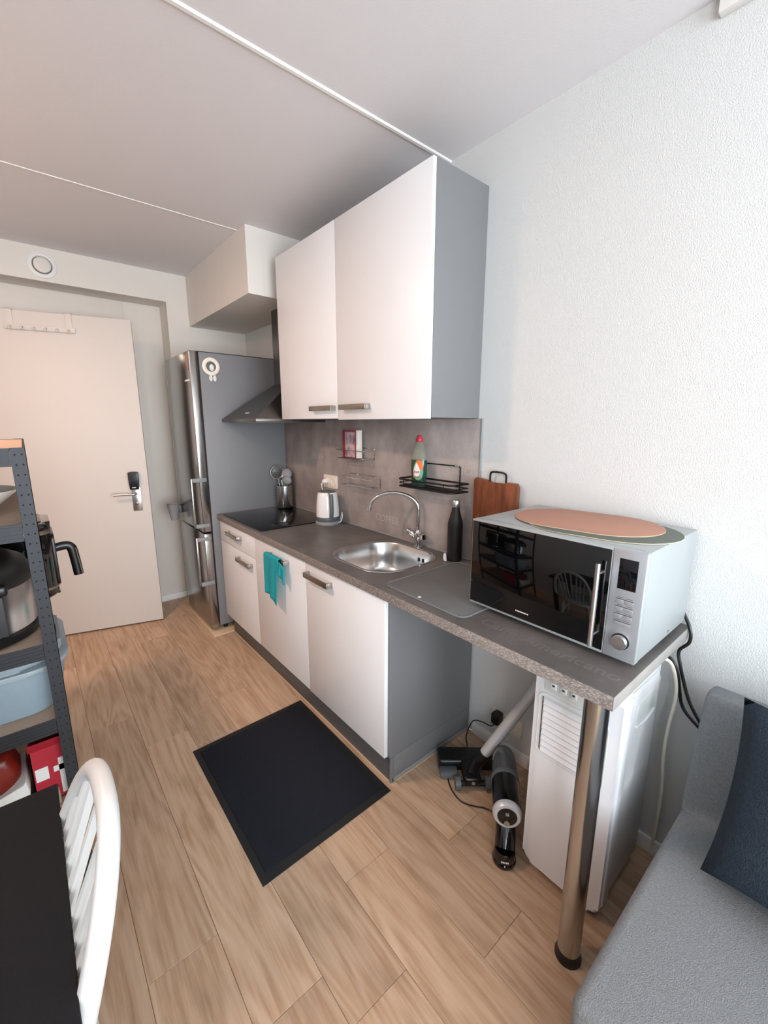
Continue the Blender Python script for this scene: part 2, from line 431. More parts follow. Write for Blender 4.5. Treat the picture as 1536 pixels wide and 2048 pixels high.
# --- floor: slab and oak planks
fl = struct('floor', box(LX, 0.0, BY, 4.9, -.06, -.005), 'dark_line', 'warm oak laminate plank floor running towards the door', 'floor')
PW, PL = .193, 1.29
ends = {-1.5: .767, -1.307: .473, -1.114: .333, -.921: .637, -.728: .205, -.535: .513, -.342: .9, -.149: .15, -1.693: .25, -1.886: .62, -2.079: .1, -2.272: .83, -2.465: .4, -2.658: .7}
cache = {}
for k in range(14):
    xs = round(-1.5 + PW * (k - 6), 3)
    x0, x1 = max(xs, LX), min(xs + PW, 0.0)
    if x1 - x0 < .02: continue
    off = ends.get(xs, .4)
    y = off - PL * math.ceil((off - BY) / PL)
    while y < 3.75:
        ya, yb = max(y, BY), min(y + PL, 3.75)
        y += PL
        if yb - ya < .02: continue
        key = (round(x1 - x0, 3), round(yb - ya, 3))
        if key not in cache:
            hx, hy = key[0] / 2, key[1] / 2
            bm = nbm(); g = .0004; c = .0009
            lo = [bm.verts.new(p) for p in ((-hx + g, -hy + g, -.005), (hx - g, -hy + g, -.005), (hx - g, hy - g, -.005), (-hx + g, hy - g, -.005))]
            mi = [bm.verts.new((v.co.x, v.co.y, -.0012)) for v in lo]
            tp = [bm.verts.new((v.co.x - math.copysign(c, v.co.x), v.co.y - math.copysign(c, v.co.y), 0)) for v in lo]
            for a, b in ((lo, mi), (mi, tp)):
                for i in range(4): bm.faces.new((a[i], a[(i + 1) % 4], b[(i + 1) % 4], b[i]))
            bm.faces.new(tp)
            me = bpy.data.meshes.new('plank'); bm.to_mesh(me); bm.free(); me.materials.append(MATS['oak_plank']); cache[key] = me
        p = bpy.data.objects.new('plank', cache[key]); COL.objects.link(p); p.parent = fl
        p.location = Vector(((x0 + x1) / 2, (ya + yb) / 2, 0)) - ORG[fl.name]
# --- ceiling and its joints
struct('ceiling', box(LX - .1, .1, BY - .1, FY + .2, CZ, CZ + .12), 'ceiling_paint', 'smooth pale grey slab ceiling', 'ceiling')
struct('trim_1', prism([(1.086, CZ + .002), (1.086, CZ - .003), (1.090, CZ - .006), (1.102, CZ - .006), (1.106, CZ - .003), (1.106, CZ + .002)], plane_yz(LX), -LX, 0), 'white_trim', 'raised white joint strip across the ceiling above the near cabinet', 'ceiling joint')
struct('trim_2', box(LX, 0, 2.340, 2.350, CZ - .003, CZ + .002, .001), 'white_trim', 'thin ceiling joint line nearest the entrance door', 'ceiling joint')
# --- walls
struct('wall_right', box(0, .12, BY - .1, FY + .2, 0, CZ), 'wall_paint', 'white textured plaster wall behind the kitchen and sofa', 'wall')
bm = box(LX - .12, LX, BY - .1, -3.1, 0, CZ); box(LX - .12, LX, -1.4, FY + .2, 0, CZ, bm=bm); box(LX - .12, LX, -3.1, -1.4, 0, .47, bm=bm); box(LX - .12, LX, -3.1, -1.4, 2.37, CZ, bm=bm)
struct('wall_left', bm, 'wall_paint', 'plain white wall behind the metal rack', 'wall')
RX0, RX1, RZ, RY = -1.97, -.607, 2.44, 3.60
bm = box(RX1, 0, FY, FY + .27, 0, CZ); box(RX0, RX1, FY, FY + .27, RZ, CZ, bm=bm); box(LX, RX0, FY, FY + .27, 0, CZ, bm=bm)
struct('wall_far', bm, 'far_paint', 'cream white end wall around the recessed entrance door', 'wall')
# door frame inside the recess
bm = box(-.865, RX1, RY, RY + .09, 0, RZ, .002); box(RX0, -.865, RY, RY + .09, 2.19, RZ, .002, bm=bm); box(RX0, -1.90, RY, RY + .09, 0, 2.19, .002, bm=bm)
dfm = struct('trim_3', bm, 'jamb_cream', 'white painted door frame inside the entrance recess', 'door frame')
bm = box(-.90, -.862, RY - .035, RY + .02, 0, 2.25, .003)
part('door_stop', bm, 'jamb_cream', dfm)
bm = box(-2.3, 0, 4.86, 4.9, 0, 2.7); box(-2.34, -2.3, 3.70, 4.9, 0, 2.7, bm=bm); box(-.04, 0, 3.70, 4.9, 0, 2.7, bm=bm); box(-2.34, 0, 3.70, 4.9, 2.7, 2.74, bm=bm)
struct('wall_corridor', bm, 'corridor_brown', 'brown corridor wall beyond the ajar entrance door', 'wall')
# bulkhead above fridge
struct('wall_bulkhead', box(-.4518, 0, 2.2367, FY, 2.283, CZ), 'far_paint', 'boxed white bulkhead under the ceiling above the fridge', 'bulkhead')
# back wall with window
WX0, WX1, WZ0, WZ1 = -2.2, -.1, .22, 2.42
bm = box(LX, WX0, BY - .12, BY, 0, CZ); box(WX1, 0, BY - .12, BY, 0, CZ, bm=bm); box(WX0, WX1, BY - .12, BY, 0, WZ0, bm=bm); box(WX0, WX1, BY - .12, BY, WZ1, CZ, bm=bm)
struct('wall_back', bm, 'wall_paint', 'white wall with the large window behind the viewer', 'wall')
wn = thing('window_1', 'large white framed window behind the viewer', 'window', ((WX0 + WX1) / 2, BY - .06, WZ0), kind='structure')
bm = nbm()
for a in ((WX0, WX0 + .06, WZ0, WZ1), (WX1 - .06, WX1, WZ0, WZ1), (WX0, WX1, WZ0, WZ0 + .06), (WX0, WX1, WZ1 - .06, WZ1), (-1.18, -1.12, WZ0, WZ1)):
    box(a[0], a[1], BY - .09, BY - .03, a[2], a[3], .004, bm=bm)
part('window_frame', bm, 'white_trim', wn)
for a in ((WX0 + .06, -1.18), (-1.12, WX1 - .06)):
    part('pane', box(a[0], a[1], BY - .065, BY - .055, WZ0 + .06, WZ1 - .06), 'window_glass', wn)
w2 = thing('fill_window', 'added unseen side window for fill light, in the left wall behind the viewer', 'window', (LX - .06, -2.25, .47), kind='structure')  # made-up window, an opening for the added side fill
bm = nbm()
for a in ((-3.1, -3.04, .47, 2.37), (-1.46, -1.4, .47, 2.37), (-3.1, -1.4, .47, .53), (-3.1, -1.4, 2.31, 2.37)):
    box(LX - .09, LX - .03, a[0], a[1], a[2], a[3], .004, bm=bm)
part('window_frame', bm, 'white_trim', w2)
part('pane', box(LX - .065, LX - .055, -3.04, -1.46, .53, 2.31), 'window_glass', w2)
# skirting
struct('baseboard_right', box(-.013, 0, -3.5, .825, 0, .062, .003), 'white_trim', 'low white skirting board under the worktop overhang', 'skirting')
struct('baseboard_far', box(-.862, RX1, RY - .012, RY, 0, .055, .003), 'white_trim', 'short white skirting beside the entrance door frame', 'skirting')
bm = box(-.028, 0, -3.2, .143, 2.592, CZ, .004)
struct('trim_4', bm, 'white_trim', 'white cable trunking in the corner of ceiling and right wall', 'trunking')

# --- entrance door (ajar)
D = thing('door_1', 'cream flush entrance door standing ajar in the recess', 'door', (-1.864, 3.459, 0), R(-15.0), kind='structure')
part('door_leaf', box(0, 1.0, 0, .04, .012, 2.235, .003), 'door_white', D, inframe=True)
lk = part('lock_plate', box(.885, .945, -.008, 0, .90, 1.075, .003), 'steel', D, 'brushed steel lock plate', inframe=True)
part('lock_cylinder', lathe([(.010, 0), (.010, .004), (.007, .006), (.0, .006)], (.915, -.008, .955), 16, (0, -1, 0)), 'nickel', lk, inframe=True)
part('card_reader', prism([(.880, 1.06), (.938, 1.06), (.938, 1.13), (.944, 1.14), (.944, 1.185), (.928, 1.190), (.892, 1.190), (.876, 1.185), (.876, 1.135)], plane_xz(-.002), .028, .005), 'black_plastic', D, 'black electronic card reader', inframe=True)
part('reader_mark', box(.895, .920, -.0305, -.029, 1.073, 1.078), 'logo_white', D, inframe=True)
part('door_handle', tube([(.915, -.005, 1.03), (.915, -.045, 1.03), (.905, -.055, 1.03), (.88, -.057, 1.03), (.775, -.057, 1.03)], .009, 12, smooth=4), 'steel', D, 'steel lever handle', inframe=True)
part('rosette', cyl((.915, -.008, 1.03), (.915, -.014, 1.03), .014), 'steel', D, inframe=True)
# keeper on the frame
part('strike_plate', box(-.866, -.859, RY - .036, RY - .02, .98, 1.04, .001), 'nickel', dfm)

hk = thing('over_door_rack', 'white over-door hook rack on top of the entrance door', 'hook rack', (-1.864, 3.459, 2.1), R(-15.0))
def hb(*a): return box(*a)
part('strap', box(.315, .350, -.006, -.001, .02, .142, .001), 'door_white', hk, inframe=True)
part('strap', box(.625, .660, -.006, -.001, .02, .142, .001), 'door_white', hk, inframe=True)
part('top_bend', box(.315, .350, -.006, .045, .1365, .142, .001), 'door_white', hk, inframe=True)
part('top_bend', box(.625, .660, -.006, .045, .1365, .142, .001), 'door_white', hk, inframe=True)
part('rail', box(.30, .675, -.012, -.006, .018, .05, .002), 'door_white', hk, inframe=True)
for i in range(6):
    u = .335 + i * .061
    part('hook', tube([(u, -.012, .035), (u, -.03, .03), (u, -.04, .018), (u, -.045, .03)], .006, 8, smooth=3), 'door_white', hk, inframe=True)

av = thing('air_valve', 'round white ventilation valve on the wall above the door', 'air valve', (-1.334, FY, 2.535))
part('valve_ring', lathe([(.078, 0), (.076, .008), (.062, .014), (.056, .012), (.050, .002), (.0, .002)], (-1.334, FY, 2.535), 40, (0, -1, 0)), 'white_trim', av)
part('valve_gap', lathe([(.053, 0), (.053, .0045), (0, .0045)], (-1.334, FY, 2.535), 40, (0, -1, 0)), 'plinth_grey', av)
part('valve_disc', lathe([(.046, 0), (.046, .016), (.04, .02), (0, .021)], (-1.334, FY, 2.535), 40, (0, -1, 0)), 'jamb_cream', av)

# ================================================================== KITCHEN
# --- backsplash
bs = thing('backsplash', 'grey-brown concrete-look splash panel with faded coffee lettering', 'backsplash', (-.004, 1.8, H))
part('panel', box(-.008, -.0005, .862, 2.716, H + .001, 1.558, .001), 'splash_decor', bs)
part('edge_strip', box(-.0095, -.0005, .853, .862, H + .001, 1.558, .001), 'grey_light_plastic', bs)
part('seal_strip', prism([(-.0005, H + .0005), (-.014, H + .0005), (-.0075, H + .006), (-.0005, H + .006)], plane_xz(2.716), 1.85), 'grey_light_plastic', bs)
def wallM(y, z, x=-.0083): return Matrix(((0, 0, -1, x), (-1, 0, 0, y), (0, 1, 0, z), (0, 0, 0, 1)))
text_part('lettering', 'COFFEE', .058, wallM(1.503, .992), 'splash_letter', bs, .0002, 1.05)
text_part('lettering', 'CO', .055, wallM(1.42, 1.262), 'splash_letter', bs, .0001)
text_part('lettering', 'IELLIO', .058, wallM(.985, 1.318), 'splash_letter', bs, .0002, 1.1)
text_part('lettering', 'FELLOI', .050, wallM(2.26, 1.312), 'splash_letter', bs, .0002)

# --- worktop with sink hole and steel leg
SX0, SX1, SY0, SY1, SRR = -.485, -.072, .985, 1.432, .135
wt = thing('worktop', 'long grey stone-look worktop on cabinets and one steel leg', 'worktop', (-.29, 1.36, H - TH))
bm = nbm()
outer = [bm.verts.new((x, y, H)) for x, y in ((WX + .002, .0), (-.001, .0), (-.001, WL), (WX + .002, WL))]
hole = [bm.verts.new((x, y, H)) for x, y in rrect(SX0, SX1, SY0, SY1, SRR, 8)]
es = [bm.edges.new((outer[i], outer[(i + 1) % 4])) for i in range(4)] + [bm.edges.new((hole[i], hole[(i + 1) % len(hole)])) for i in range(len(hole))]
bmesh.ops.triangle_fill(bm, edges=es, use_beauty=True, normal=(0, 0, 1))
lo = {}
def low(v):
    if v not in lo: lo[v] = bm.verts.new((v.co.x, v.co.y, H - TH))
    return lo[v]
for ring in (outer, hole):
    for i in range(len(ring)):
        a, b = ring[i], ring[(i + 1) % len(ring)]
        bm.faces.new((a, b, low(b), low(a)))
es = [bm.edges.get((low(r_[i]), low(r_[(i + 1) % len(r_)]))) for r_ in (outer, hole) for i in range(len(r_))]
bmesh.ops.triangle_fill(bm, edges=es, use_beauty=True, normal=(0, 0, -1))
part('slab', bm, 'worktop_decor', wt)
part('front_edge', box(WX, WX + .002, .001, WL, H - TH, H, .0008), 'worktop_edge', wt)
part('end_edge', box(WX, -.001, -.0015, .0005, H - TH, H, .0006), 'worktop_end', wt)
lg = part('leg', cyl((-.532, .052, .012), (-.532, .052, H - TH), .031, n=36), 'leg_steel', wt, 'round brushed steel leg')
part('foot', lathe([(.037, 0), (.037, .008), (.033, .018), (.0315, .03), (0, .03)], (-.532, .052, 0), 36), 'black_plastic', lg)
def topM(x, y, z=H + .00025):  # letters read from the front edge, running towards the near end
    return Matrix(((0, 1, 0, x), (-1, 0, 0, y), (0, 0, 1, z), (0, 0, 0, 1)))
text_part('lettering', 'Caffe Americano', .062, topM(-.485, .235), 'worktop_letter', wt, .00015, 1.02)

# --- sink
sk = thing('sink', 'square rounded stainless steel sink set in the worktop', 'sink', (-.28, 1.21, H - .17))
def rr_ring(bm, inset, z, r):
    return [bm.verts.new((x, y, z)) for x, y in rrect(SX0 + inset, SX1 - inset, SY0 + inset, SY1 - inset, r, 8)]
bm = nbm()
rings = [rr_ring(bm, -.008, H + .0005, SRR + .008), rr_ring(bm, -.006, H + .003, SRR + .006), rr_ring(bm, .002, H + .003, SRR - .002), rr_ring(bm, .008, H - .006, SRR - .006),
         rr_ring(bm, .014, H - .09, SRR - .01), rr_ring(bm, .020, H - .138, SRR - .014), rr_ring(bm, .034, H - .158, SRR - .024), rr_ring(bm, .06, H - .166, SRR - .04), rr_ring(bm, .17, H - .169, .03)]
for a, b in zip(rings, rings[1:]):
    for i in range(len(a)): bm.faces.new((a[i], a[(i + 1) % len(a)], b[(i + 1) % len(a)], b[i]))
bm.faces.new(rings[-1])
part('basin', bm, 'steel', sk, sharp=60)
for dy in (0, .030):
    part('overflow_slot', box(SX1 - .0135, SX1 - .0105, 1.120 + dy, 1.134 + dy, H - .060, H - .040, .001), 'black_rubber', sk)
part('drain', lathe([(.036, 0), (.036, .002), (.026, .003), (.022, -.004 + .006), (0, .002)], (-.28, 1.21, H - .1685), 28), 'chrome', sk)

# --- tap
tp = thing('tap', 'chrome mixer tap with swan-neck spout behind the sink', 'tap', (-.045, 1.205, H))
TX, TY = -.045, 1.205
part('base', lathe([(.026, 0), (.026, .004), (.020, .008), (.018, .05), (.021, .056), (.021, .075), (.015, .082), (.012, .09), (0, .09)], (TX, TY, H), 28), 'chrome', tp)
sp = [(TX, TY, H + .08), (TX, TY, H + .20)]
for i in range(1, 14):
    a = math.pi * i / 14 * 1.06
    sp.append((TX - .105 * (1 - math.cos(a)) * .80, TY + .105 * (1 - math.cos(a)) * .92, H + .20 + .085 * math.sin(a)))
part('spout', tube(sp, .0095, 14, smooth=2), 'chrome', tp)
e = Vector(sp[-1]); d = (Vector(sp[-1]) - Vector(sp[-2])).normalized()
part('aerator', cyl(e - d * .004, e + d * .018, .0115, n=18), 'chrome', tp)
for s, lab in ((1, None), (-1, None)):
    p0 = Vector((TX - .004, TY + s * .012, H + .056)); p1 = p0 + Vector((-.016, s * .052, .030 if s > 0 else .012))
    part('tap_handle', lathe([(.011, 0), (.011, .02), (.015, .026), (.0155, .05), (.013, .058), (0, .059)], p0, 16, p1 - p0), 'chrome', tp)

# --- base cabinets
BZ0, BZ1, DX = .1325, H - TH, -.5618
def bar_handle(parent, yc, zc, xf, ln=.215):
    h = part('handle', box(xf - .034, xf - .024, yc - ln / 2, yc + ln / 2, zc - .0125, zc + .0125, .0015), 'nickel', parent, 'square brushed metal bar handle')
    for s in (-1, 1):
        part('handle_post', box(xf - .026, xf, yc + s * (ln / 2 - .006) - .006, yc + s * (ln / 2 - .006) + .006, zc - .0125, zc + .0125, .001), 'inox', h)
def base_cab(name, label, y0, y1, fronts, near=False):
    t = thing(name, label, 'cabinet', (-.28, (y0 + y1) / 2, BZ0))
    for nm, a in (('side_panel', (-.5425, -.012, y0, y0 + .016, BZ0 - .002, BZ1 - .0005)), ('side_panel', (-.5425, -.012, y1 - .016, y1, BZ0 - .002, BZ1 - .0005)),
                  ('bottom_panel', (-.5425, -.012, y0 + .016, y1 - .016, BZ0 - .002, BZ0 + .014)), ('back_panel', (-.018, -.012, y0 + .016, y1 - .016, BZ0 + .014, BZ1 - .0005))):
        part(nm, box(*a, .0008, 1), 'cab_grey', t)
    for kind, z0, z1, hy, hz in fronts:
        f = part(kind, box(DX, -.5430, y0 + (.0015 if not near else .013), y1 - .0015, z0, z1, .0012), 'cab_white', t)
        bar_handle(f, hy, hz, DX)
    return t
base_cab('base_cabinet', 'wide white base cabinet below the sink with grey end panel', .848, 1.4835, [('door', BZ0, .8585, 1.345, .803)], near=True)
base_cab('base_cabinet', 'middle white base cabinet whose handle holds the teal cloth', 1.4835, 2.1061, [('door', BZ0 + .004, .8585, 1.765, .803)])
base_cab('base_cabinet', 'white base cabinet with one drawer next to the fridge', 2.1061, 2.712, [('drawer', .712, .8585, 2.42, .80), ('door', BZ0 + .002, .708, 2.26, .655)])
pl = thing('plinth', 'dark grey kickboard along the foot of the base cabinets', 'plinth', (-.3, 1.7, 0))
part('front_board', box(-.5446 + .012, -.515, .850, 2.655, .004, BZ0 - .003, .001), 'plinth_grey', pl)
part('end_board', box(-.5446 + .012, -.014, .8475, .858, .004, BZ0 - .003, .001), 'cab_grey', pl)
part('corner_strip', box(-.5446 + .006, -.522, .8445, .856, .004, BZ0 - .003, .002), 'cab_grey', pl)
part('floor_seal', prism([(-.5446 + .0085, 0), (-.515, 0), (-.515, .005), (-.5446 + .0105, .005)], plane_xz(2.655), 1.825), 'seal_beige', pl)
part('floor_seal', box(-.534, -.014, .8445, .850, 0, .005, .001), 'seal_beige', pl)
part('end_edge_strip', box(-.530, -.014, .8445, .8476, .008, .026, .001), 'grey_light_plastic', pl)

# --- wall cabinets
UX, UZ0, UZ1 = -.3236, 1.5585, 2.4726
def wall_cab(name, label, y0, y1, hy, dz):
    t = thing(name, label, 'cabinet', (-.16, (y0 + y1) / 2, UZ0))
    part('body', box(UX + .0195, -.001, y0, y1, UZ0 + .002, UZ1, .001), 'cab_grey', t)
    f = part('door', box(UX, UX + .0185, y0 + .0012, y1 - .0012, UZ0 + dz, UZ1 - .001, .0012), 'cab_white', t)
    bar_handle(f, hy, UZ0 + .056, UX)
    return t
wall_cab('wall_cabinet', 'wide white wall cabinet above the sink with grey side', .880, 1.5193, 1.358, -.003)
wall_cab('wall_cabinet', 'white wall cabinet beside the extractor hood', 1.5193, 2.1376, 1.645, .003)

# --- extractor hood
hd = thing('extractor_hood', 'stainless pyramid extractor hood above the hob', 'hood', (-.25, 2.42, 1.548))
part('lip', box(-.492, -.002, 2.142, 2.712, 1.546, 1.566, .002), 'inox_dark', hd)
bm = nbm()
A = [bm.verts.new(p) for p in ((-.49, 2.144, 1.566), (-.002, 2.144, 1.566), (-.002, 2.71, 1.566), (-.49, 2.71, 1.566))]
B = [bm.verts.new(p) for p in ((-.175, 2.30, 1.80), (-.002, 2.30, 1.80), (-.002, 2.535, 1.80), (-.175, 2.535, 1.80))]
for i in range(4): bm.faces.new((A[i], A[(i + 1) % 4], B[(i + 1) % 4], B[i]))
bm.faces.new(A[::-1]); bm.faces.new(B)
part('canopy', bm, 'inox_dark', hd, sharp=10)
part('chimney', box(-.172, -.002, 2.303, 2.532, 1.795, 2.2825, .002), 'inox_dark', hd)
part('filter', box(-.45, -.05, 2.18, 2.67, 1.542, 1.547), 'nickel', hd)
fn = (Vector((-.175, 0, 1.80)) - Vector((-.49, 0, 1.566))).normalized()
nrm = Vector((-fn.z, 0, fn.x))
P0 = Vector((-.49, 2.38, 1.566)) + fn * .055 + nrm * .0006
for i in range(5):
    M = Matrix.Translation(P0 + Vector((0, .03 - i * .012, 0))) @ Matrix(((0, fn.x, nrm.x, 0), (-1, 0, 0, 0), (0, fn.z, nrm.z, 0), (0, 0, 0, 1)))
    part('logo_letter', box(-.0045, .0045, 0, .010, -.0004, .0006, M=M), 'logo_white', hd)

# --- hob
hb_ = thing('hob', 'black glass induction hob set on the worktop', 'hob', (-.28, 2.34, H))
part('glass', prism(rrect(-.548, -.035, 2.03, 2.668, .006, 3), plane_xy(H + .0003), .005, .0012), 'black_glass', hb_)
part('hob_trim', prism(rrect(-.549, -.034, 2.029, 2.669, .006, 3), plane_xy(H + .0001), .0014), 'black_rubber', hb_)

# --- fridge
FXF, FB = -.675, -.611
fr = thing('fridge', 'tall stainless fridge freezer with grey sides', 'fridge', (-.34, 3.01, .012))
part('body', box(FB, -.015, 2.7205, 3.295, .05, 2.0, .003), 'fridge_side', fr)
part('gasket', box(FB - .009, FB, 2.728, 3.288, .07, 1.99, .001), 'black_rubber', fr)
for nm, z0, z1, hz0, hz1, lab in (('door', .776, 2.004, .815, 1.163, 'tall upper fridge door'), ('door', .035, .766, .385, .742, 'lower freezer door')):
    d = part(nm, box(FXF, FB - .009, 2.7205, 3.297, z0, z1, .006, 3), 'inox_fridge', fr, lab)
    h = part('handle', box(-.728, -.716, 2.728, 2.742, hz0, hz1, .002), 'inox', d, 'slim upright bar handle')
    for z in (hz0 + .012, hz1 - .012):
        part('handle_bracket', box(-.720, -.628, 2.714, 2.734, z - .013, z + .013, .0015), 'grey_light_plastic', h)
part('top_cover', box(-.64, -.02, 2.73, 3.285, 2.0, 2.006, .002), 'black_rubber', fr)
for x in (-.56, -.08):
    for y in (2.76, 3.25):
        part('foot', cyl((x, y, .012), (x, y, .052), .016, n=14), 'black_rubber', fr)
one('fridge_board', box(-.682, -.018, 2.655, 3.335, 0, .0118, .002), 'seal_beige', 'pale wooden board under the fridge', 'board')

# magnets
mg = thing('ring_magnet', 'round cream ring magnet with dangling feet on the fridge side', 'magnet', (-.539, 2.720, 1.9))
part('ring', lathe([(.033, 0), (.033, .004), (.036, .006), (.055, .006), (.058, .004), (.058, 0)], (-.537, 2.7195, 1.912), 36, (0, -1, 0)), 'cream_plastic', mg)
part('picture', lathe([(.034, 0), (.034, .003), (0, .003)], (-.537, 2.7195, 1.912), 28, (0, -1, 0)), 'grey_plastic', mg)
part('figure', ellip((-.533, 2.7155, 1.905), .016, .004, .022), 'paper', mg)
for dx in (-.012, .014):
    part('foot_charm', ellip((-.531 + dx, 2.717, 1.836), .012, .0035, .021), 'paper', mg)
one('strip_magnet', box(-.681, -.6752, 2.748, 2.768, 1.885, 1.985, .003), 'leather_pink', 'slim copper-pink magnet at the top of the fridge door', 'magnet')
one('note_clip', box(-.682, -.6752, 2.745, 2.83, 1.812, 1.824, .002), 'paper', 'small white clip high on the fridge door', 'clip')
cp = thing('hanging_cup', 'tapered grey cup hung on the far edge of the fridge door', 'cup', (-.72, 3.25, .78))
part('cup', lathe([(.022, 0), (.026, .002), (.047, .125), (.049, .128), (.044, .128), (.024, .006), (0, .006)], (-.728, 3.262, .785), 24, (-.10, .04, 1)), 'grey_light_plastic', cp)
part('magnet_back', box(-.694, -.6755, 3.235, 3.29, .84, .90, .003), 'grey_plastic', cp)

# --- sockets
def socket(t, y0, y1, z0, z1, m, x=-.0085):
    part('plate', prism(rrect(-y1, -y0, z0, z1, .012, 4), plane_wall(x), .009, .003), m, t)
    for yc in ((y0 * .75 + y1 * .25), (y0 * .25 + y1 * .75)):
        zc = (z0 + z1) / 2
        part('outlet', lathe([(.030, .0), (.030, .0035), (.026, .0035), (.0255, -.004), (0, -.004)], (x - .0085, yc, zc), 24, (-1, 0, 0)), m, t)
        for s in (-1, 1):
            part('pin_hole', cyl((x - .0046, yc + s * .009, zc), (x - .0055, yc + s * .009, zc), .0032, n=8), 'dark_line', t)
s1 = thing('wall_socket', 'cream double wall socket above the kettle', 'socket', (-.01, 2.085, 1.105))
socket(s1, 2.003, 2.168, 1.108, 1.198, 'cream_plastic')
kp = thing('kettle_plug', 'cream plug in the left outlet above the kettle', 'plug', (-.04, 2.127, 1.12))
part('plug_body', lathe([(.019, 0), (.019, .016), (.015, .028), (.009, .034), (0, .034)], (-.0175, 2.127, 1.153), 20, (-1, 0, 0)), 'kettle_white', kp)
part('plug_cable', tube([(-.055, 2.127, 1.145), (-.058, 2.126, 1.115), (-.045, 2.115, 1.04), (-.035, 2.09, .95), (-.03, 2.05, .91)], .0035, 8, smooth=5), 'kettle_white', kp)
s2 = thing('wall_socket', 'cream double wall socket low down behind the vacuum wand', 'socket', (-.01, .64, .12))
socket(s2, .555, .715, .125, .215, 'cream_plastic', x=-.0005)

# --- wire shelves on splash
def wire_shelf(t, y0, y1, z0, z1, x1, m, r=.0022):
    b = -.011
    part('back_wire', tube([(b, y0, z0), (b, y0, z1), (b, y0 + .012, z1 + .004), (b, y1 - .012, z1 + .004), (b, y1, z1), (b, y1, z0)], r, 8), m, t)
    part('base_wire', tube([(b, y0, z0), (x1 + .012, y0, z0), (x1, y0 + .012, z0 + .002), (x1, y1 - .012, z0 + .002), (x1 + .012, y1, z0), (b, y1, z0)], r, 8), m, t)
    part('front_rail', tube([(b, y0, z1 - .008), (x1 + .012, y0, z1 - .012), (x1, y0 + .012, z1 - .012), (x1, y1 - .012, z1 - .012), (x1 + .012, y1, z1 - .012), (b, y1, z1 - .008)], r, 8), m, t)
    for k in range(4):
        x = b + (x1 - b) * (k + .8) / 4.6
        part('shelf_wire', tube([(x, y0, z0), (x, y1, z0)], r * .7, 6), m, t)
t = thing('wire_shelf', 'chrome wire shelf on the splash panel holding the notebook', 'wire shelf', (-.05, 1.75, 1.32)); wire_shelf(t, 1.615, 1.905, 1.328, 1.390, -.085, 'chrome')
t = thing('wire_shelf', 'empty chrome wire shelf on the splash panel right of the socket', 'wire shelf', (-.05, 1.72, 1.16)); wire_shelf(t, 1.560, 1.865, 1.168, 1.228, -.085, 'chrome')
nb_ = thing('notebook', 'red spiral notebook with a pale printed cover', 'notebook', (-.05, 1.79, 1.331))
part('pages', box(-.058, -.030, 1.712, 1.852, 1.333, 1.497, .002), 'pages', nb_)
part('cover', box(-.0605, -.058, 1.728, 1.866, 1.332, 1.498, .0008), 'notebook_red', nb_)
part('cover', box(-.030, -.0275, 1.710, 1.866, 1.332, 1.499, .0008), 'paper', nb_, 'white back cover')
part('cover_print', box(-.0612, -.0604, 1.738, 1.838, 1.338, 1.488), 'print_grey', nb_, 'greyish tree print')
for i in range(11):
    z = 1.343 + i * .0143
    part('spiral_ring', tube([(-.044 + .019 * math.cos(a), 1.858 + .010 * math.sin(a), z) for a in [2 * math.pi * k / 12 for k in range(12)]], .0014, 6, closed=True), 'notebook_red', nb_)
# black basket
bk = thing('wire_basket', 'black wire basket on the splash panel with the soap bottle', 'basket', (-.07, 1.11, 1.225))
y0, y1, x1, z0 = .915, 1.285, -.125, 1.225
for z, r in ((z0, .0032), (z0 + .017, .0026), (z0 + .037, .0045)):
    part('rim_wire', tube([(-.012, y0, z), (x1 + .02, y0, z), (x1, y0 + .02, z), (x1, y1 - .02, z), (x1 + .02, y1, z), (-.012, y1, z)], r, 8, closed=True), 'black_wire', bk)
for k in range(6):
    x = -.02 - k * .018
    part('base_wire', tube([(x, y0, z0), (x, y1, z0)], .002, 6), 'black_wire', bk)
for y in (y0 + .05, 1.1, y1 - .05):
    part('cross_wire', tube([(-.012, y, z0 - .002), (x1, y, z0 - .002), (x1 - .001, y, z0 + .037)], .0024, 6), 'black_wire', bk)
part('back_frame', tube([(-.012, .965, z0), (-.012, .965, 1.335), (-.012, .975, 1.340), (-.012, 1.225, 1.340), (-.012, 1.235, 1.335), (-.012, 1.235, z0)], .003, 8), 'black_wire', bk)
for y in (.985, 1.215):
    part('hanger_clip', box(-.016, -.0085, y - .012, y + .012, 1.332, 1.350, .002), 'glassy_clear', bk)
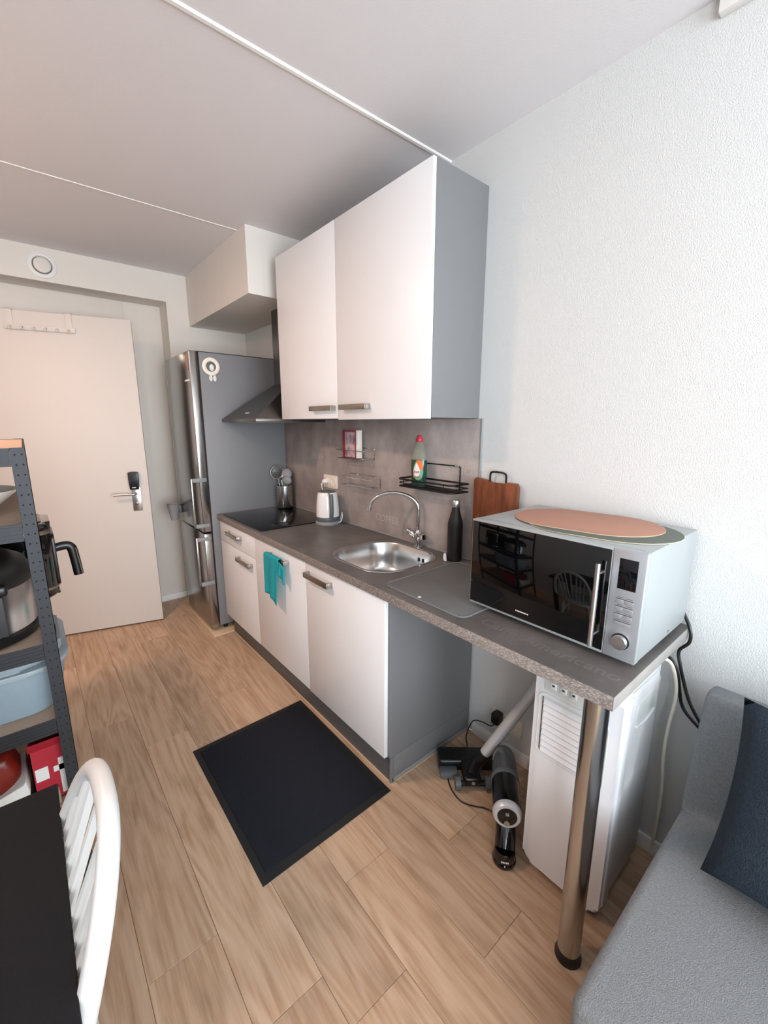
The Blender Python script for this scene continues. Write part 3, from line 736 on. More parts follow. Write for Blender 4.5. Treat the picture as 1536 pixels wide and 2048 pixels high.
# soap bottle
sb = thing('soap_bottle', 'green dish soap bottle with red cap in the black basket', 'soap bottle', (-.066, 1.186, 1.2275))
c0 = (-.066, 1.186, 1.2285)
part('bottle_body', lathe([(.036, 0), (.043, .006), (.0445, .03), (.046, .075), (.0455, .132), (0, .1325)], c0, 32, sx=.72, sy=1.0), 'soap_liquid', sb, 'dark green liquid filled body')
part('bottle_neck', lathe([(.0455, .1325), (.042, .158), (.033, .188), (.021, .212), (.0155, .221), (0, .2215)], c0, 32, sx=.72, sy=1.0), 'soap_clear', sb, 'clear upper body')
part('cap', lathe([(.0165, .220), (.0175, .223), (.0175, .236), (.012, .239), (.011, .248), (.008, .252), (0, .252)], c0, 24), 'cap_red', sb)
PHI = -.42
def label_patch(outline, m, nm, off):
    # outline in (dy, z) -> wraps on the bottle's ellipse
    bm = nbm(); n = len(outline)
    cy = sum(p[0] for p in outline) / n; cz = sum(p[1] for p in outline) / n
    def P(dy, z):
        a = dy / .0458 + PHI
        return bm.verts.new((c0[0] - (.0458 + off) * .72 * math.cos(a), c0[1] + (.0458 + off) * math.sin(a), c0[2] + z))
    rings = []
    for s in (1.0, .66, .33): rings.append([P(cy + (y - cy) * s, cz + (z - cz) * s) for y, z in outline])
    c = P(cy, cz)
    for a, b in zip(rings, rings[1:]):
        for i in range(n): bm.faces.new((a[i], a[(i + 1) % n], b[(i + 1) % n], b[i]))
    for i in range(n): bm.faces.new((rings[-1][i], rings[-1][(i + 1) % n], c))
    return part(nm, bm, m, sb)
ell = [(.030 * math.cos(a) * (1 - .2 * math.sin(a)) - .004, .083 + .050 * math.sin(a)) for a in [2 * math.pi * k / 24 for k in range(24)]]
label_patch(ell, 'label_green', 'label_back', .0004)
label_patch([(y * .8 - .006, .106 + (z - .083) * .52) for y, z in ell if True], 'label_orange', 'label_swirl', .0010)
drop = [(.027 * math.sin(a) * math.sin(a / 2) ** 1.2 + .004, .086 + .034 * math.cos(a)) for a in [2 * math.pi * k / 24 for k in range(24)]]
label_patch(drop, 'label_white', 'label_drop', .0016)
label_patch([(-.020, .044), (.026, .044), (.027, .052), (-.019, .052)], 'label_red', 'label_band', .0016)
ca, sa = math.cos(PHI + .09), math.sin(PHI + .09)
nx, ny = -ca / .72, sa; nl = math.hypot(nx, ny); nx, ny = nx / nl, ny / nl
text_part('lettering', 'dreft', .020, Matrix(((-ny, 0, nx, c0[0] - .0476 * .72 * ca + nx * .0012), (nx, 0, ny, c0[1] + .0476 * sa + ny * .0012), (0, 1, 0, c0[2] + .074), (0, 0, 0, 1))), 'label_magenta', sb, .0003)

# ================================================================== ON THE WORKTOP
# --- kettle
KX, KY = -.112, 1.975
kt = thing('kettle', 'white electric kettle with grey handle on the worktop', 'kettle', (KX, KY, H))
part('power_base', lathe([(.080, 0), (.080, .012), (.074, .020), (0, .020)], (KX, KY, H + .0005), 36), 'grey_light_plastic', kt)
part('foot_ring', lathe([(.074, .021), (.077, .026), (.077, .046), (.075, .050), (0, .050)], (KX, KY, H), 36), 'grey_plastic', kt)
part('jug', lathe([(.075, .050), (.075, .08), (.072, .13), (.066, .18), (.062, .198), (.055, .206), (0, .206)], (KX, KY, H), 40), 'kettle_white', kt)
part('lid', lathe([(.054, .206), (.050, .213), (.03, .218), (0, .218)], (KX, KY, H), 32), 'grey_plastic', kt)
hd_ = Vector((-.28, -.96, 0)).normalized()
def kp_(r, z): return (KX + hd_.x * r, KY + hd_.y * r, H + z)
part('handle', tube([kp_(.035, .214), kp_(.062, .212), kp_(.082, .196), kp_(.090, .15), kp_(.092, .09), kp_(.080, .045)], .0135, 12, smooth=5, rv=.011), 'grey_plastic', kt)
part('spout', prism([(-.02, .17), (.02, .17), (.016, .200), (-.016, .200)], Matrix(((hd_.y, 0, -hd_.x, KX - hd_.x * .05), (-hd_.x, 0, -hd_.y, KY - hd_.y * .05), (0, 1, 0, H), (0, 0, 0, 1))), .03, .004), 'kettle_white', kt)
part('switch', box(KX + hd_.x * .084 - .008, KX + hd_.x * .084 + .008, KY + hd_.y * .084 - .012, KY + hd_.y * .084 + .004, H + .203, H + .211, .002), 'kettle_white', kt)
part('cable', tube([(KX + .03, KY - .07, H + .012), (KX + .035, KY - .095, H + .02), (KX + .045, KY - .10, H + .05), (KX + .055, KY - .082, H + .078), (KX + .07, KY - .055, H + .06), (KX + .08, KY - .02, H + .008)], .0032, 8, smooth=5), 'kettle_white', kt)

# --- utensil holder (perforated)
UXc, UYc = -.082, 2.628
uh = thing('utensil_holder', 'perforated steel utensil pot on the hob', 'utensil pot', (UXc, UYc, H + .0055))
part('pot', lathe([(.058, 0), (.060, .003), (.060, .168), (.0615, .170), (.059, .170), (.058, .006), (0, .006)], (UXc, UYc, H + .0058), 48), 'steel', uh)
bm = nbm()
for i in range(26):
    a = 2 * math.pi * i / 26
    for k in range(13):
        z = H + .022 + k * .0115
        c = Vector((UXc + .0601 * math.cos(a), UYc + .0601 * math.sin(a), z))
        d = Vector((math.cos(a), math.sin(a), 0))
        cyl(c - d * .001, c + d * .0004, .0030, n=6, bm=bm)
part('perforation', bm, 'dark_line', uh, kind='stuff')
def utensil(name, label, base, tip, head, m):
    t = thing(name, label, 'utensil', base, group='utensils in the steel pot')
    part('handle', tube([base, tip], .0045, 8), 'inox', t)
    head(t, Vector(tip), (Vector(tip) - Vector(base)).normalized(), m)
    return t
zb = H + .014
def skim(t, p, d, m):
    c = p + d * .05; n = Vector((-.75, -.62, .25)).normalized()
    u, v, w_ = frame_of(n)
    part('rim', tube([c + (u * math.cos(2 * math.pi * k / 28) + v * math.sin(2 * math.pi * k / 28)) * .052 for k in range(28)], .004, 8, closed=True), 'steel', t)
    bm = nbm()
    for k in range(-5, 6):
        q = k * .009; hlen = math.sqrt(max(.050 ** 2 - q * q, 0))
        tube([c + u * q - v * hlen, c + u * q * .9 - n * .012, c + u * q + v * hlen], .0009, 4, bm=bm, smooth=3)
        tube([c + v * q - u * hlen, c + v * q * .9 - n * .012, c + v * q + u * hlen], .0009, 4, bm=bm, smooth=3)
    part('mesh', bm, 'inox', t, kind='stuff')
utensil('skimmer', 'round wire skimmer leaning left in the steel pot', (UXc - .01, UYc + .01, zb), (UXc - .035, UYc + .028, H + .225), skim, 'steel')
def ladle(t, p, d, m):
    part('bowl', ellip(p + d * .035, .040, .018, .044, M=Matrix.Rotation(R(-40), 3, 'Z') @ Matrix.Rotation(R(-14), 3, 'X')), m, t)
utensil('ladle', 'light grey ladle standing upright in the steel pot', (UXc + .01, UYc - .005, zb), (UXc + .012, UYc - .015, H + .225), ladle, 'grey_light_plastic')
def spoon(t, p, d, m):
    part('bowl', ellip(p + d * .02, .034, .013, .030, M=Matrix.Rotation(R(-40), 3, 'Z') @ Matrix.Rotation(R(40), 3, 'Y')), m, t)
utensil('serving_spoon', 'grey slanted serving spoon at the front of the steel pot', (UXc - .005, UYc - .02, zb), (UXc + .002, UYc - .043, H + .198), spoon, 'grey_light_plastic')
def whisk(t, p, d, m):
    bm = nbm(); u, v, w_ = frame_of(d)
    for k in range(5):
        a = math.pi * k / 5; s = u * math.cos(a) + v * math.sin(a)
        tube([p - d * .07, p - d * .03 + s * .018, p + d * .012 + s * .020, p + d * .032, p + d * .012 - s * .020, p - d * .03 - s * .018, p - d * .07], .0012, 5, bm=bm, smooth=4)
    part('wires', bm, 'steel', t)
utensil('whisk', 'small wire whisk between skimmer and ladle in the pot', (UXc, UYc + .0, zb), (UXc - .02, UYc + .004, H + .215), whisk, 'steel')

# --- black bottle
wb = thing('water_bottle', 'matt black insulated water bottle with steel cap', 'water bottle', (-.066, .937, H))
c0 = (-.066, .937, H + .0005)
part('bottle_body', lathe([(.032, 0), (.0355, .004), (.0355, .165), (.034, .185), (.026, .215), (.019, .240), (.0175, .255), (0, .255)], c0, 36), 'bottle_black', wb)
part('cap', lathe([(.0185, .256), (.0195, .259), (.0195, .285), (.017, .289), (0, .289)], c0, 28), 'steel', wb)

# --- cutting board
cb = thing('cutting_board', 'dark wooden cutting board with black handle leaning on the wall', 'cutting board', (-.03, .75, H))
out = [(-.865, .901), (-.640, .901), (-.640, 1.275), (-.648, 1.292), (-.700, 1.292), (-.712, 1.282), (-.778, 1.282), (-.790, 1.294), (-.855, 1.300), (-.866, 1.29)]
part('board', prism(out, plane_wall(-.012), .022, .003), 'acacia', cb)
part('handle', tube([(-.023, .706, 1.275), (-.023, .704, 1.315), (-.023, .716, 1.330), (-.023, .772, 1.332), (-.023, .785, 1.318), (-.023, .784, 1.275)], .0045, 8, smooth=3), 'black_wire', cb)

# --- drying mat and crumbs
dm = thing('drying_mat', 'thin grey dish drying mat partly under the microwave', 'mat', (-.32, .70, H))
part('mat', prism(rrect(-.535, -.085, .492, .905, .035, 5), plane_xy(H + .0005), .004, .001), 'dry_mat', dm)
ring = [(x, y, H + .0045) for x, y in rrect(-.533, -.087, .494, .903, .034, 5)]
part('hem', tube(ring, .0016, 6, closed=True), 'dry_mat_edge', dm)
one('plastic_clip', prism([(-.012, 0), (.014, 0), (.010, .016), (.004, .034), (-.002, .030)], Matrix.Translation((-.112, .962, H + .0005)) @ Matrix.Rotation(R(60), 4, 'Z') @ Matrix.Rotation(R(90), 4, 'X'), .012, .002), 'white_plastic', 'small white plastic clip behind the drying mat', 'clip')
one('paper_scrap', box(-.524, -.512, .708, .718, H + .0048, H + .0072, .001), 'paper', 'tiny white scrap near the front of the drying mat', 'scrap')
one('bread_crumb', ellip((-.262, .972, H + .0035), .005, .005, .003, 8, 6), 'paper', 'white crumb on the near rim of the sink', 'crumb')

# --- microwave
mw = thing('microwave', 'silver microwave with black glass door on the worktop end', 'microwave', (-.23, .28, H))
MX, MY0, MY1, MZ0, MZ1 = -.43, .011, .551, .9195, 1.2205
part('casing', box(-.402, -.022, MY0 + .002, MY1 - .002, MZ0, MZ1, .004, 2), 'silver_paint', mw)
part('front_frame', box(MX + .004, -.402, MY0, MY1, MZ0 - .0005, MZ1 + .001, .006, 3), 'silver_paint', mw)
dr = part('door', box(MX, MX + .005, .0935, MY1, MZ0 + .001, MZ1, .0018), 'silver_paint', mw)
part('door_glass', box(MX - .0016, MX + .001, .0955, MY1 - .003, MZ0 + .0095, MZ1 - .006, .0006), 'oven_glass', dr)
part('handle', cyl((-.466, .113, .948), (-.466, .113, 1.181), .0068, n=20), 'steel', dr, 'vertical round steel handle')
for z in (.978, 1.152):
    part('handle_post', cyl((-.466, .113, z), (MX - .001, .111, z), .0045, n=12), 'steel', dr)
for i in range(9):
    part('logo_letter', box(MX - .0021, MX - .0015, .3615 - i * .0052, .3650 - i * .0052, .9495, .9535), 'logo_white', dr)
cpn = part('control_panel', box(MX, MX + .005, MY0 + .001, .0925, MZ0 + .001, MZ1, .0018), 'silver_panel', mw)
part('display', box(MX - .0008, MX + .001, .030, .0748, 1.116, 1.198, .0004), 'display_glass', cpn)
for k in range(4):
    z = 1.088 - k * .0205
    cols = ((.0545, .0745), (.0310, .0530)) if k < 3 else ((.0325, .0735),)
    for a, b in cols:
        part('button', box(MX - .0012, MX + .001, a, b, z - .010, z, .0008), 'silver_panel', cpn)
        part('button_line', box(MX - .0006, MX + .0005, a - .0004, b + .0004, z + .0004, z + .0016), 'dark_line', cpn)
        part('button_text', box(MX - .0004, MX + .0005, a + .003, b - .004, z + .0048, z + .0062), 'grey_plastic', cpn)
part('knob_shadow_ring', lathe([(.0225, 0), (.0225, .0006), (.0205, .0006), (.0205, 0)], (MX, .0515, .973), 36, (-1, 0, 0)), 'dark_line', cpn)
kn = part('knob', lathe([(.0195, 0), (.0195, .012), (.0180, .015), (0, .0155)], (MX, .0515, .973), 36, (-1, 0, 0)), 'steel', cpn, 'round brushed dial')
part('side_screw', cyl((-.18, MY0 + .0025, .935), (-.18, MY0 + .0005, .935), .004, n=12), 'nickel', mw)
part('top_seam', box(-.398, -.396, MY0 + .02, MY1 - .02, MZ1 - .001, MZ1 + .0002), 'grey_light_plastic', mw)
for x in (-.37, -.06):
    for y in (.05, .51):
        part('foot', cyl((x, y, H + .0046 if (y > .49 and x < -.085) else H + .0003), (x, y, MZ0 + .001), .014, n=14), 'black_rubber', mw)
# oval placemats
def stadium(L, rr, k=14):
    out = []
    for i in range(k + 1): a = R(-90 + 180 * i / k); out.append((L / 2 - rr + rr * math.cos(a), rr * math.sin(a)))
    for i in range(k + 1): a = R(90 + 180 * i / k); out.append((-L / 2 + rr + rr * math.cos(a), rr * math.sin(a)))
    return out
def placemat(name, label, c, ang, L, rr, z, m):
    t = thing(name, label, 'placemat', (c[0], c[1], z))
    M = Matrix.Translation((c[0], c[1], z)) @ Matrix.Rotation(R(ang), 4, 'Z')
    part('underside', prism(stadium(L, rr), M, .0018, .0004), 'leather_rim', t)
    part('face', prism(stadium(L - .001, rr - .0005), M @ Matrix.Translation((0, 0, .0018)), .0014, .0005), m, t)
placemat('placemat', 'grey-green oval placemat lying underneath on the microwave', (-.232, .216, 0), 100, .436, .158, 1.2219, 'leather_green')
placemat('placemat', 'brown-pink oval placemat lying on top of the microwave', (-.205, .276, 0), 99, .446, .156, 1.2256, 'leather_pink')

# ================================================================== CLOTH AND FLOOR MAT
def cloth():
    bm = nbm(); nu, nv = 26, 22
    def X(u, v): return -.609 - .006 * math.sin(u * 13 + v * 1.5) * v - .010 * v * math.exp(-((u - .72) / .16) ** 2)
    g = []
    for j in range(nv + 1):
        v = j / nv; row = []
        for i in range(nu + 1):
            u = i / nu
            y = 1.872 - u * (.178 - .035 * v) + .004 * math.sin(v * 5)
            bot = .566 + .02 * (1 - u) - .035 * max(0, u - .55)
            z = .8195 - v * (.8195 - bot)
            row.append(bm.verts.new((X(u, v), y, z)))
        g.append(row)
    top = []
    for i in range(nu + 1):   # over the bar and down behind it
        u = i / nu; y = 1.872 - u * .178
        top.append([bm.verts.new((-.598, y, .8225)), bm.verts.new((-.5845, y, .8195)), bm.verts.new((-.5825, y, .74))])
    for j in range(nv):
        for i in range(nu): bm.faces.new((g[j][i], g[j][i + 1], g[j + 1][i + 1], g[j + 1][i]))
    for i in range(nu):
        ch = [[g[0][k]] + top[k] for k in (i, i + 1)]
        for q in range(3): bm.faces.new((ch[0][q], ch[1][q], ch[1][q + 1], ch[0][q + 1]))
    return bm
tc = thing('cleaning_cloth', 'teal microfibre cloth hung over a cabinet handle', 'cloth', (-.6, 1.76, .56))
o = part('cloth', cloth(), 'teal_cloth', tc, sharp=80)
so = o.modifiers.new('thick', 'SOLIDIFY'); so.thickness = .0022; so.offset = 0
bm = nbm(); rows = []
for j in range(11):
    v = j / 10; row = []
    for i in range(9):
        u = i / 8
        y = 1.705 - u * .060 * (1 - .1 * v); z = .812 - .03 * u - v * (.085 + .01 * u)
        row.append(bm.verts.new((-.604 - .005 * math.sin(u * 7 + 2) * v + .006 * u, y, z)))
    rows.append(row)
for a, b in zip(rows, rows[1:]):
    for i in range(8): bm.faces.new((a[i], a[i + 1], b[i + 1], b[i]))
o = part('folded_corner', bm, 'teal_cloth', tc, sharp=80)
so = o.modifiers.new('thick', 'SOLIDIFY'); so.thickness = .0022; so.offset = 0

fm = thing('floor_mat', 'black rubber-edged doormat in front of the base cabinets', 'mat', (-.85, 1.2, 0))
part('rubber_edge', prism([(-1.143, .804), (-.560, .820), (-.556, 1.606), (-1.142, 1.590)], plane_xy(.0004), .0035, .0012), 'mat_rubber', fm)
part('pile', prism([(-1.116, .838), (-.592, .852), (-.588, 1.574), (-1.116, 1.560)], plane_xy(.002), .0065, .0015), 'mat_pile', fm)

# ================================================================== UNDER THE WORKTOP
# --- portable air conditioner
ac = thing('air_conditioner', 'white portable air conditioner under the worktop end', 'air conditioner', (-.22, .16, .02))
AX, AY0, AY1 = -.400, .030, .292
# front shell: profile in y/z with rounded corners
part('front_shell', prism(rrect(AY0, AY1, .034, .800, .032, 6), plane_yz(AX), .075, .012, 3), 'ac_white', ac)
part('body', box(AX + .07, -.062, AY0 + .012, AY1 - .012, .045, .792, .018, 3), 'ac_white', ac)
# side relief panel facing the sofa
bm = nbm()
so_ = [(-.325, .06), (-.085, .06), (-.085, .735), (-.11, .765), (-.325, .775)]
part('side_panel', prism(so_, plane_xz(AY0 + .016), .010, .004), 'ac_white', ac)
part('side_rib', prism([(-.385, .07), (-.345, .075), (-.335, .70), (-.375, .74)], plane_xz(AY0 + .006), .012, .005), 'ac_white', ac)
part('side_grip', prism(rrect(-.27, -.13, .64, .715, .012, 4), plane_xz(AY0 + .007), .003, .001), 'ac_grey', ac)
part('grip_lip', tube([(-.27, AY0 + .003, .645), (-.20, AY0 + .001, .64), (-.13, AY0 + .003, .645)], .004, 8, smooth=4), 'ac_white', ac)
# control panel
cpl = part('control_panel', prism(rrect(.075, .262, .708, .765, .006, 3), plane_yz(AX - .0015), .004, .001), 'ac_grey', ac)
for i, y in enumerate((.232, .200, .168)):
    b = part('button', box(AX - .0032, AX - .001, y - .010, y + .010, .724, .744, .002), 'ac_white', cpl)
    part('button_mark', box(AX - .0038, AX - .003, y - .004, y + .004, .733, .739), 'dark_line', b)
part('sensor', cyl((AX - .001, .128, .727), (AX - .003, .128, .727), .006, n=16), 'dark_line', cpl)
# outlet grille
part('grille_frame', tube([(AX - .0005, y, z) for y, z in rrect(.062, .276, .478, .700, .022, 5)], .0016, 6, closed=True), 'ac_grey', ac)
part('grille_recess', prism(rrect(.075, .262, .492, .686, .008, 3), plane_yz(AX - .001), .003), 'ac_grey', ac)
for k in range(9):
    z = .500 + k * .0212
    M = Matrix.Translation((AX - .003, 0, z)) @ Matrix.Rotation(R(22), 4, 'Y')
    part('slat', box(-.0015, .0015, .082, .258, -.0085, .0085, .0006, 1, M=M), 'ac_white', ac)
part('vane_bar', box(AX - .0025, AX, .262, .2645, .495, .684, .0006), 'dark_line', ac)
part('vane_bar', box(AX - .003, AX, .075, .262, .4885, .4915, .0006), 'dark_line', ac)
for x in (-.36, -.12):
    for y in (.07, .25):
        part('caster', cyl((x, y - .012, .021), (x, y + .012, .021), .021, n=16), 'grey_plastic', ac)
one('power_cord', tube([(-.16, .075, .80), (-.12, .045, .812), (-.085, .018, .795), (-.055, .004, .73), (-.05, -.002, .66), (-.055, .004, .56), (-.06, .004, .45), (-.055, -.004, .33), (-.05, -.004, .2), (-.05, .0, .06)], .0052, 10, smooth=6), 'cord_white', 'cream power cord of the air conditioner hanging beside it', 'cord')
one('power_cord', tube([(-.016, .060, 1.02), (-.018, .022, .95), (-.026, -.006, .90), (-.026, -.010, .855), (-.032, .012, .818), (-.034, .002, .77), (-.03, -.012, .72), (-.03, -.030, .67), (-.03, -.052, .63), (-.025, -.10, .56)], .0052, 10, smooth=6), 'black_plastic', 'black microwave cord dropping behind the worktop end', 'cord')
one('power_cord', tube([(-.045, .12, .842), (-.042, .055, .800), (-.040, .022, .780), (-.038, .004, .74), (-.036, -.006, .69), (-.034, -.018, .64), (-.032, -.045, .605), (-.03, -.12, .55)], .0052, 10, smooth=6), 'black_plastic', 'black cord looping from under the worktop behind the sofa', 'cord')

# --- stick vacuum: wand with floor head
vw = thing('vacuum_wand', 'silver vacuum wand with black floor head leaning by the wall', 'vacuum wand', (-.25, .68, 0))
w0 = Vector((-.212, .628, .088)); w1 = Vector((-.082, .478, .436)); wd = (w1 - w0).normalized()
part('tube', cyl(w0 + wd * .03, w0 + wd * .56, .0225, n=24), 'wand_silver', vw)
u, v, _ = frame_of(wd)
part('tube_rail', box(-.006, .006, -.0265, -.018, .05, .54, .002, M=Matrix.Translation(w0) @ Matrix(((u.x, v.x, wd.x, 0), (u.y, v.y, wd.y, 0), (u.z, v.z, wd.z, 0), (0, 0, 0, 1)))), 'silver_paint', vw)
hx = Vector((.76, -.65, 0)).normalized(); hy = Vector((-hx.y, hx.x, 0))
HM = Matrix(((hx.x, hy.x, 0, -.205), (hx.y, hy.y, 0, .711), (0, 0, 1, 0), (0, 0, 0, 1)))
part('neck', tube([HM @ Vector((.010, -.115, .045)), w0 - wd * .02, w0 + wd * .015, w0 + wd * .045], .028, 16), 'black_plastic', vw)
part('floor_head', box(-.125, .125, -.045, .045, .006, .062, .012, 3, M=HM), 'black_plastic', vw)
part('head_bumper', box(-.122, -.045, -.088, -.040, .004, .034, .006, 2, M=HM), 'grey_plastic', vw)
for s in (-1, 1):
    c = HM @ Vector((.010 + s * .064, -.132, .029))
    part('wheel', cyl(c - hx * .011, c + hx * .011, .028, n=22), 'grey_plastic', vw)
part('axle', cyl(HM @ Vector((-.05, -.132, .029)), HM @ Vector((.07, -.132, .029)), .012, n=14), 'black_rubber', vw)
part('pivot', box(-.028, .048, -.145, -.03, .018, .062, .012, 3, M=HM), 'black_plastic', vw)
part('pivot_cap', cyl(HM @ Vector((.010, -.148, .042)), HM @ Vector((.010, -.143, .042)), .008, n=14), 'steel', vw)

# --- handheld vacuum standing on its handle
vh = thing('handheld_vacuum', 'black handheld vacuum with clear dust canister and silver dial', 'vacuum', (-.40, .36, 0))
a0 = Vector((-.415, .352, .165)); ax = Vector((.80, .60, -.02)).normalized()
part('motor_body', lathe([(.046, 0), (.050, .01), (.051, .07), (.052, .135), (.050, .150), (0, .150)], a0, 32, ax), 'black_gloss', vh)
part('silver_ring', lathe([(.036, -.008), (.045, -.008), (.050, .0), (.051, .012), (.049, .020), (.0, .020)], a0, 36, ax), 'wand_silver', vh)
dsp = part('display', lathe([(.0345, -.009), (.0345, .0), (0, .0)], a0, 32, ax, close=True), 'black_gloss', vh)
u, v, _ = frame_of(ax)
part('display_button', lathe([(.010, -.0115), (.010, -.008), (.0, -.008)], a0 - v * .026, 20, ax), 'steel', dsp)
part('display_mark', box(-.006, .006, -.006, .006, -.0098, -.0088, M=Matrix.Translation(a0 + v * .010) @ Matrix(((u.x, v.x, ax.x, 0), (u.y, v.y, ax.y, 0), (u.z, v.z, ax.z, 0), (0, 0, 0, 1)))), 'grey_light_plastic', dsp)
part('collar', lathe([(.052, .146), (.054, .150), (.054, .165), (.052, .170), (0, .170)], a0, 32, ax), 'grey_plastic', vh)
part('canister', lathe([(.051, .170), (.050, .24), (.046, .285), (.036, .312), (.02, .325), (0, .328)], a0, 32, ax), 'canister', vh)
part('filter_cone', lathe([(.032, .172), (.028, .25), (.018, .29), (0, .29)], a0, 20, ax), 'grey_light_plastic', vh)
# handle / battery foot
bx = Vector((-.8, -.6, 0))
fo = a0 + Vector((-.012, -.010, 0)); 
part('grip', tube([(a0.x + .045, a0.y + .04, .125), (a0.x + .01, a0.y + .008, .09), (a0.x - .02, a0.y - .012, .05)], .036, 18, smooth=4, rv=.036), 'black_gloss', vh)
part('battery', lathe([(.036, 0), (.041, .005), (.041, .016), (.038, .020), (.038, .045), (.033, .056), (0, .056)], (a0.x - .025, a0.y - .015, .001), 28, sx=1.0, sy=1.0), 'black_gloss', vh)
part('rear_handle', tube([(a0.x + .10, a0.y + .075, .125), (a0.x + .085, a0.y + .065, .06), (a0.x + .05, a0.y + .035, .022), (a0.x, a0.y, .02)], .020, 14, smooth=4), 'black_plastic', vh)
c = Vector((a0.x - .025, a0.y - .015, .034)); f_ = Vector((-.80, -.60, 0)).normalized(); s_ = Vector((f_.y, -f_.x, 0))
for i in range(5):
    p = c + f_ * .0380 + s_ * (-.011 + i * .0055)
    M = Matrix.Translation(p) @ Matrix(((s_.x, 0, f_.x, 0), (s_.y, 0, f_.y, 0), (0, 1, 0, 0), (0, 0, 0, 1)))
    part('logo_letter', box(-.0018, .0018, -.003, .003, -.0015, .0006, M=M), 'logo_white', vh)
# charger
ch = thing('charger', 'black charger plug with thin cable in the low socket', 'charger', (-.04, .668, .15))
part('plug', box(-.058, -.0105, .648, .690, .158, .216, .010, 3), 'black_plastic', ch)
part('cable', tube([(-.045, .670, .160), (-.05, .69, .138), (-.055, .735, .135), (-.075, .775, .125), (-.10, .79, .05), (-.115, .77, .008), (-.15, .75, .006), (-.20, .80, .006), (-.33, .70, .005), (-.372, .612, .005), (-.36, .56, .005), (-.325, .51, .006), (-.315, .47, .012), (-.33, .44, .04)], .0028, 8, smooth=6), 'black_plastic', ch)

# ================================================================== SOFA
sf = thing('sofa', 'grey fabric sofa against the right wall', 'sofa', (-.48, -1.1, 0))
part('seat', box(-.898, -.06, -2.10, -.098, .135, .450, .022, 4), 'sofa_fabric', sf)
part('plinth_base', box(-.86, -.08, -2.07, -.13, .06, .14, .004), 'black_rubber', sf)
prof = [(-.250, .448), (-.172, .765), (-.160, .780), (-.135, .784), (-.075, .770), (-.062, .750), (-.062, .448)]
part('backrest', prism(prof, plane_xz(-.096), 2.0, .012, 3), 'sofa_fabric', sf)
for x in (-.82, -.14):
    for y in (-.20, -2.0):
        part('leg', cyl((x, y, 0), (x, y, .065), .018, .022, 14), 'black_rubber', sf)
def pillow(c, ex, ey, ez, hw, hh, th):
    bm = nbm(); n = 22; top = []; bot = []
    for j in range(n + 1):
        for i in range(n + 1):
            u = -1 + 2 * i / n; v = -1 + 2 * j / n
            k = (max(0, 1 - abs(u) ** 2.6) * max(0, 1 - abs(v) ** 2.6)) ** .36
            px = u * hw * (1 - .07 * (1 - v * v) * abs(u)); py = v * hh * (1 - .07 * (1 - u * u) * abs(v))
            w1_ = .010 * noise.noise(Vector((u * 2.2, v * 2.2, 3.1)))
            top.append(bm.verts.new(c + ex * px + ey * py + ez * (th * k + w1_ * k)))
            bot.append(bm.verts.new(c + ex * px + ey * py - ez * (th * k + .002)))
    def id_(i, j): return j * (n + 1) + i
    for j in range(n):
        for i in range(n):
            bm.faces.new([top[id_(*q)] for q in ((i, j), (i + 1, j), (i + 1, j + 1), (i, j + 1))])
            bm.faces.new([bot[id_(*q)] for q in ((i, j), (i, j + 1), (i + 1, j + 1), (i + 1, j))])
    bmesh.ops.remove_doubles(bm, verts=bm.verts, dist=.0035)
    return bm
py_ = Vector((.40, 0, .916)).normalized(); px_ = Vector((0, -1, 0)); pn = Vector((-.916, 0, .40)).normalized()
one('cushion', pillow(Vector((-.352, -.425, .668)), px_, py_, pn, .235, .215, .105), 'navy_fabric', 'dark navy scatter cushion leaning on the sofa back', 'cushion', sharp=60)

# ================================================================== LEFT SIDE: TABLE, CHAIR, RACK
tb = thing('table', 'matt black table top at the lower left', 'table', (-2.05, .1, 0))
part('table_top', box(-2.48, -1.611, -.62, .745, .722, .750, .002), 'table_black', tb)
for x in (-2.44, -1.70):
    for y in (-.56, .685):
        part('leg', box(x - .025, x + .025, y - .025, y + .025, 0, .722, .002), 'table_black', tb)
part('apron', box(-2.44, -1.70, .66, .685, .65, .722, .001), 'table_black', tb)
part('apron', box(-2.44, -1.70, -.56, -.535, .65, .722, .001), 'table_black', tb)

chx, chy = -1.70, .462
c_ = thing('dining_chair', 'white painted spindle-back wooden chair tucked under the table', 'chair', (-1.86, chy, 0))
SZ = .45
def hoop(th, off=0.0):
    s = -.21 * math.copysign(abs(math.cos(th)) ** .75, math.cos(th)); tt = .455 * math.sin(th) ** .75
    return Vector((chx + .35 * tt, chy + s, SZ + tt))
hp = [hoop(math.pi * i / 40) for i in range(41)]
part('back_hoop', tube(hp, .0185, 12, rv=.0165), 'chair_paint', c_)
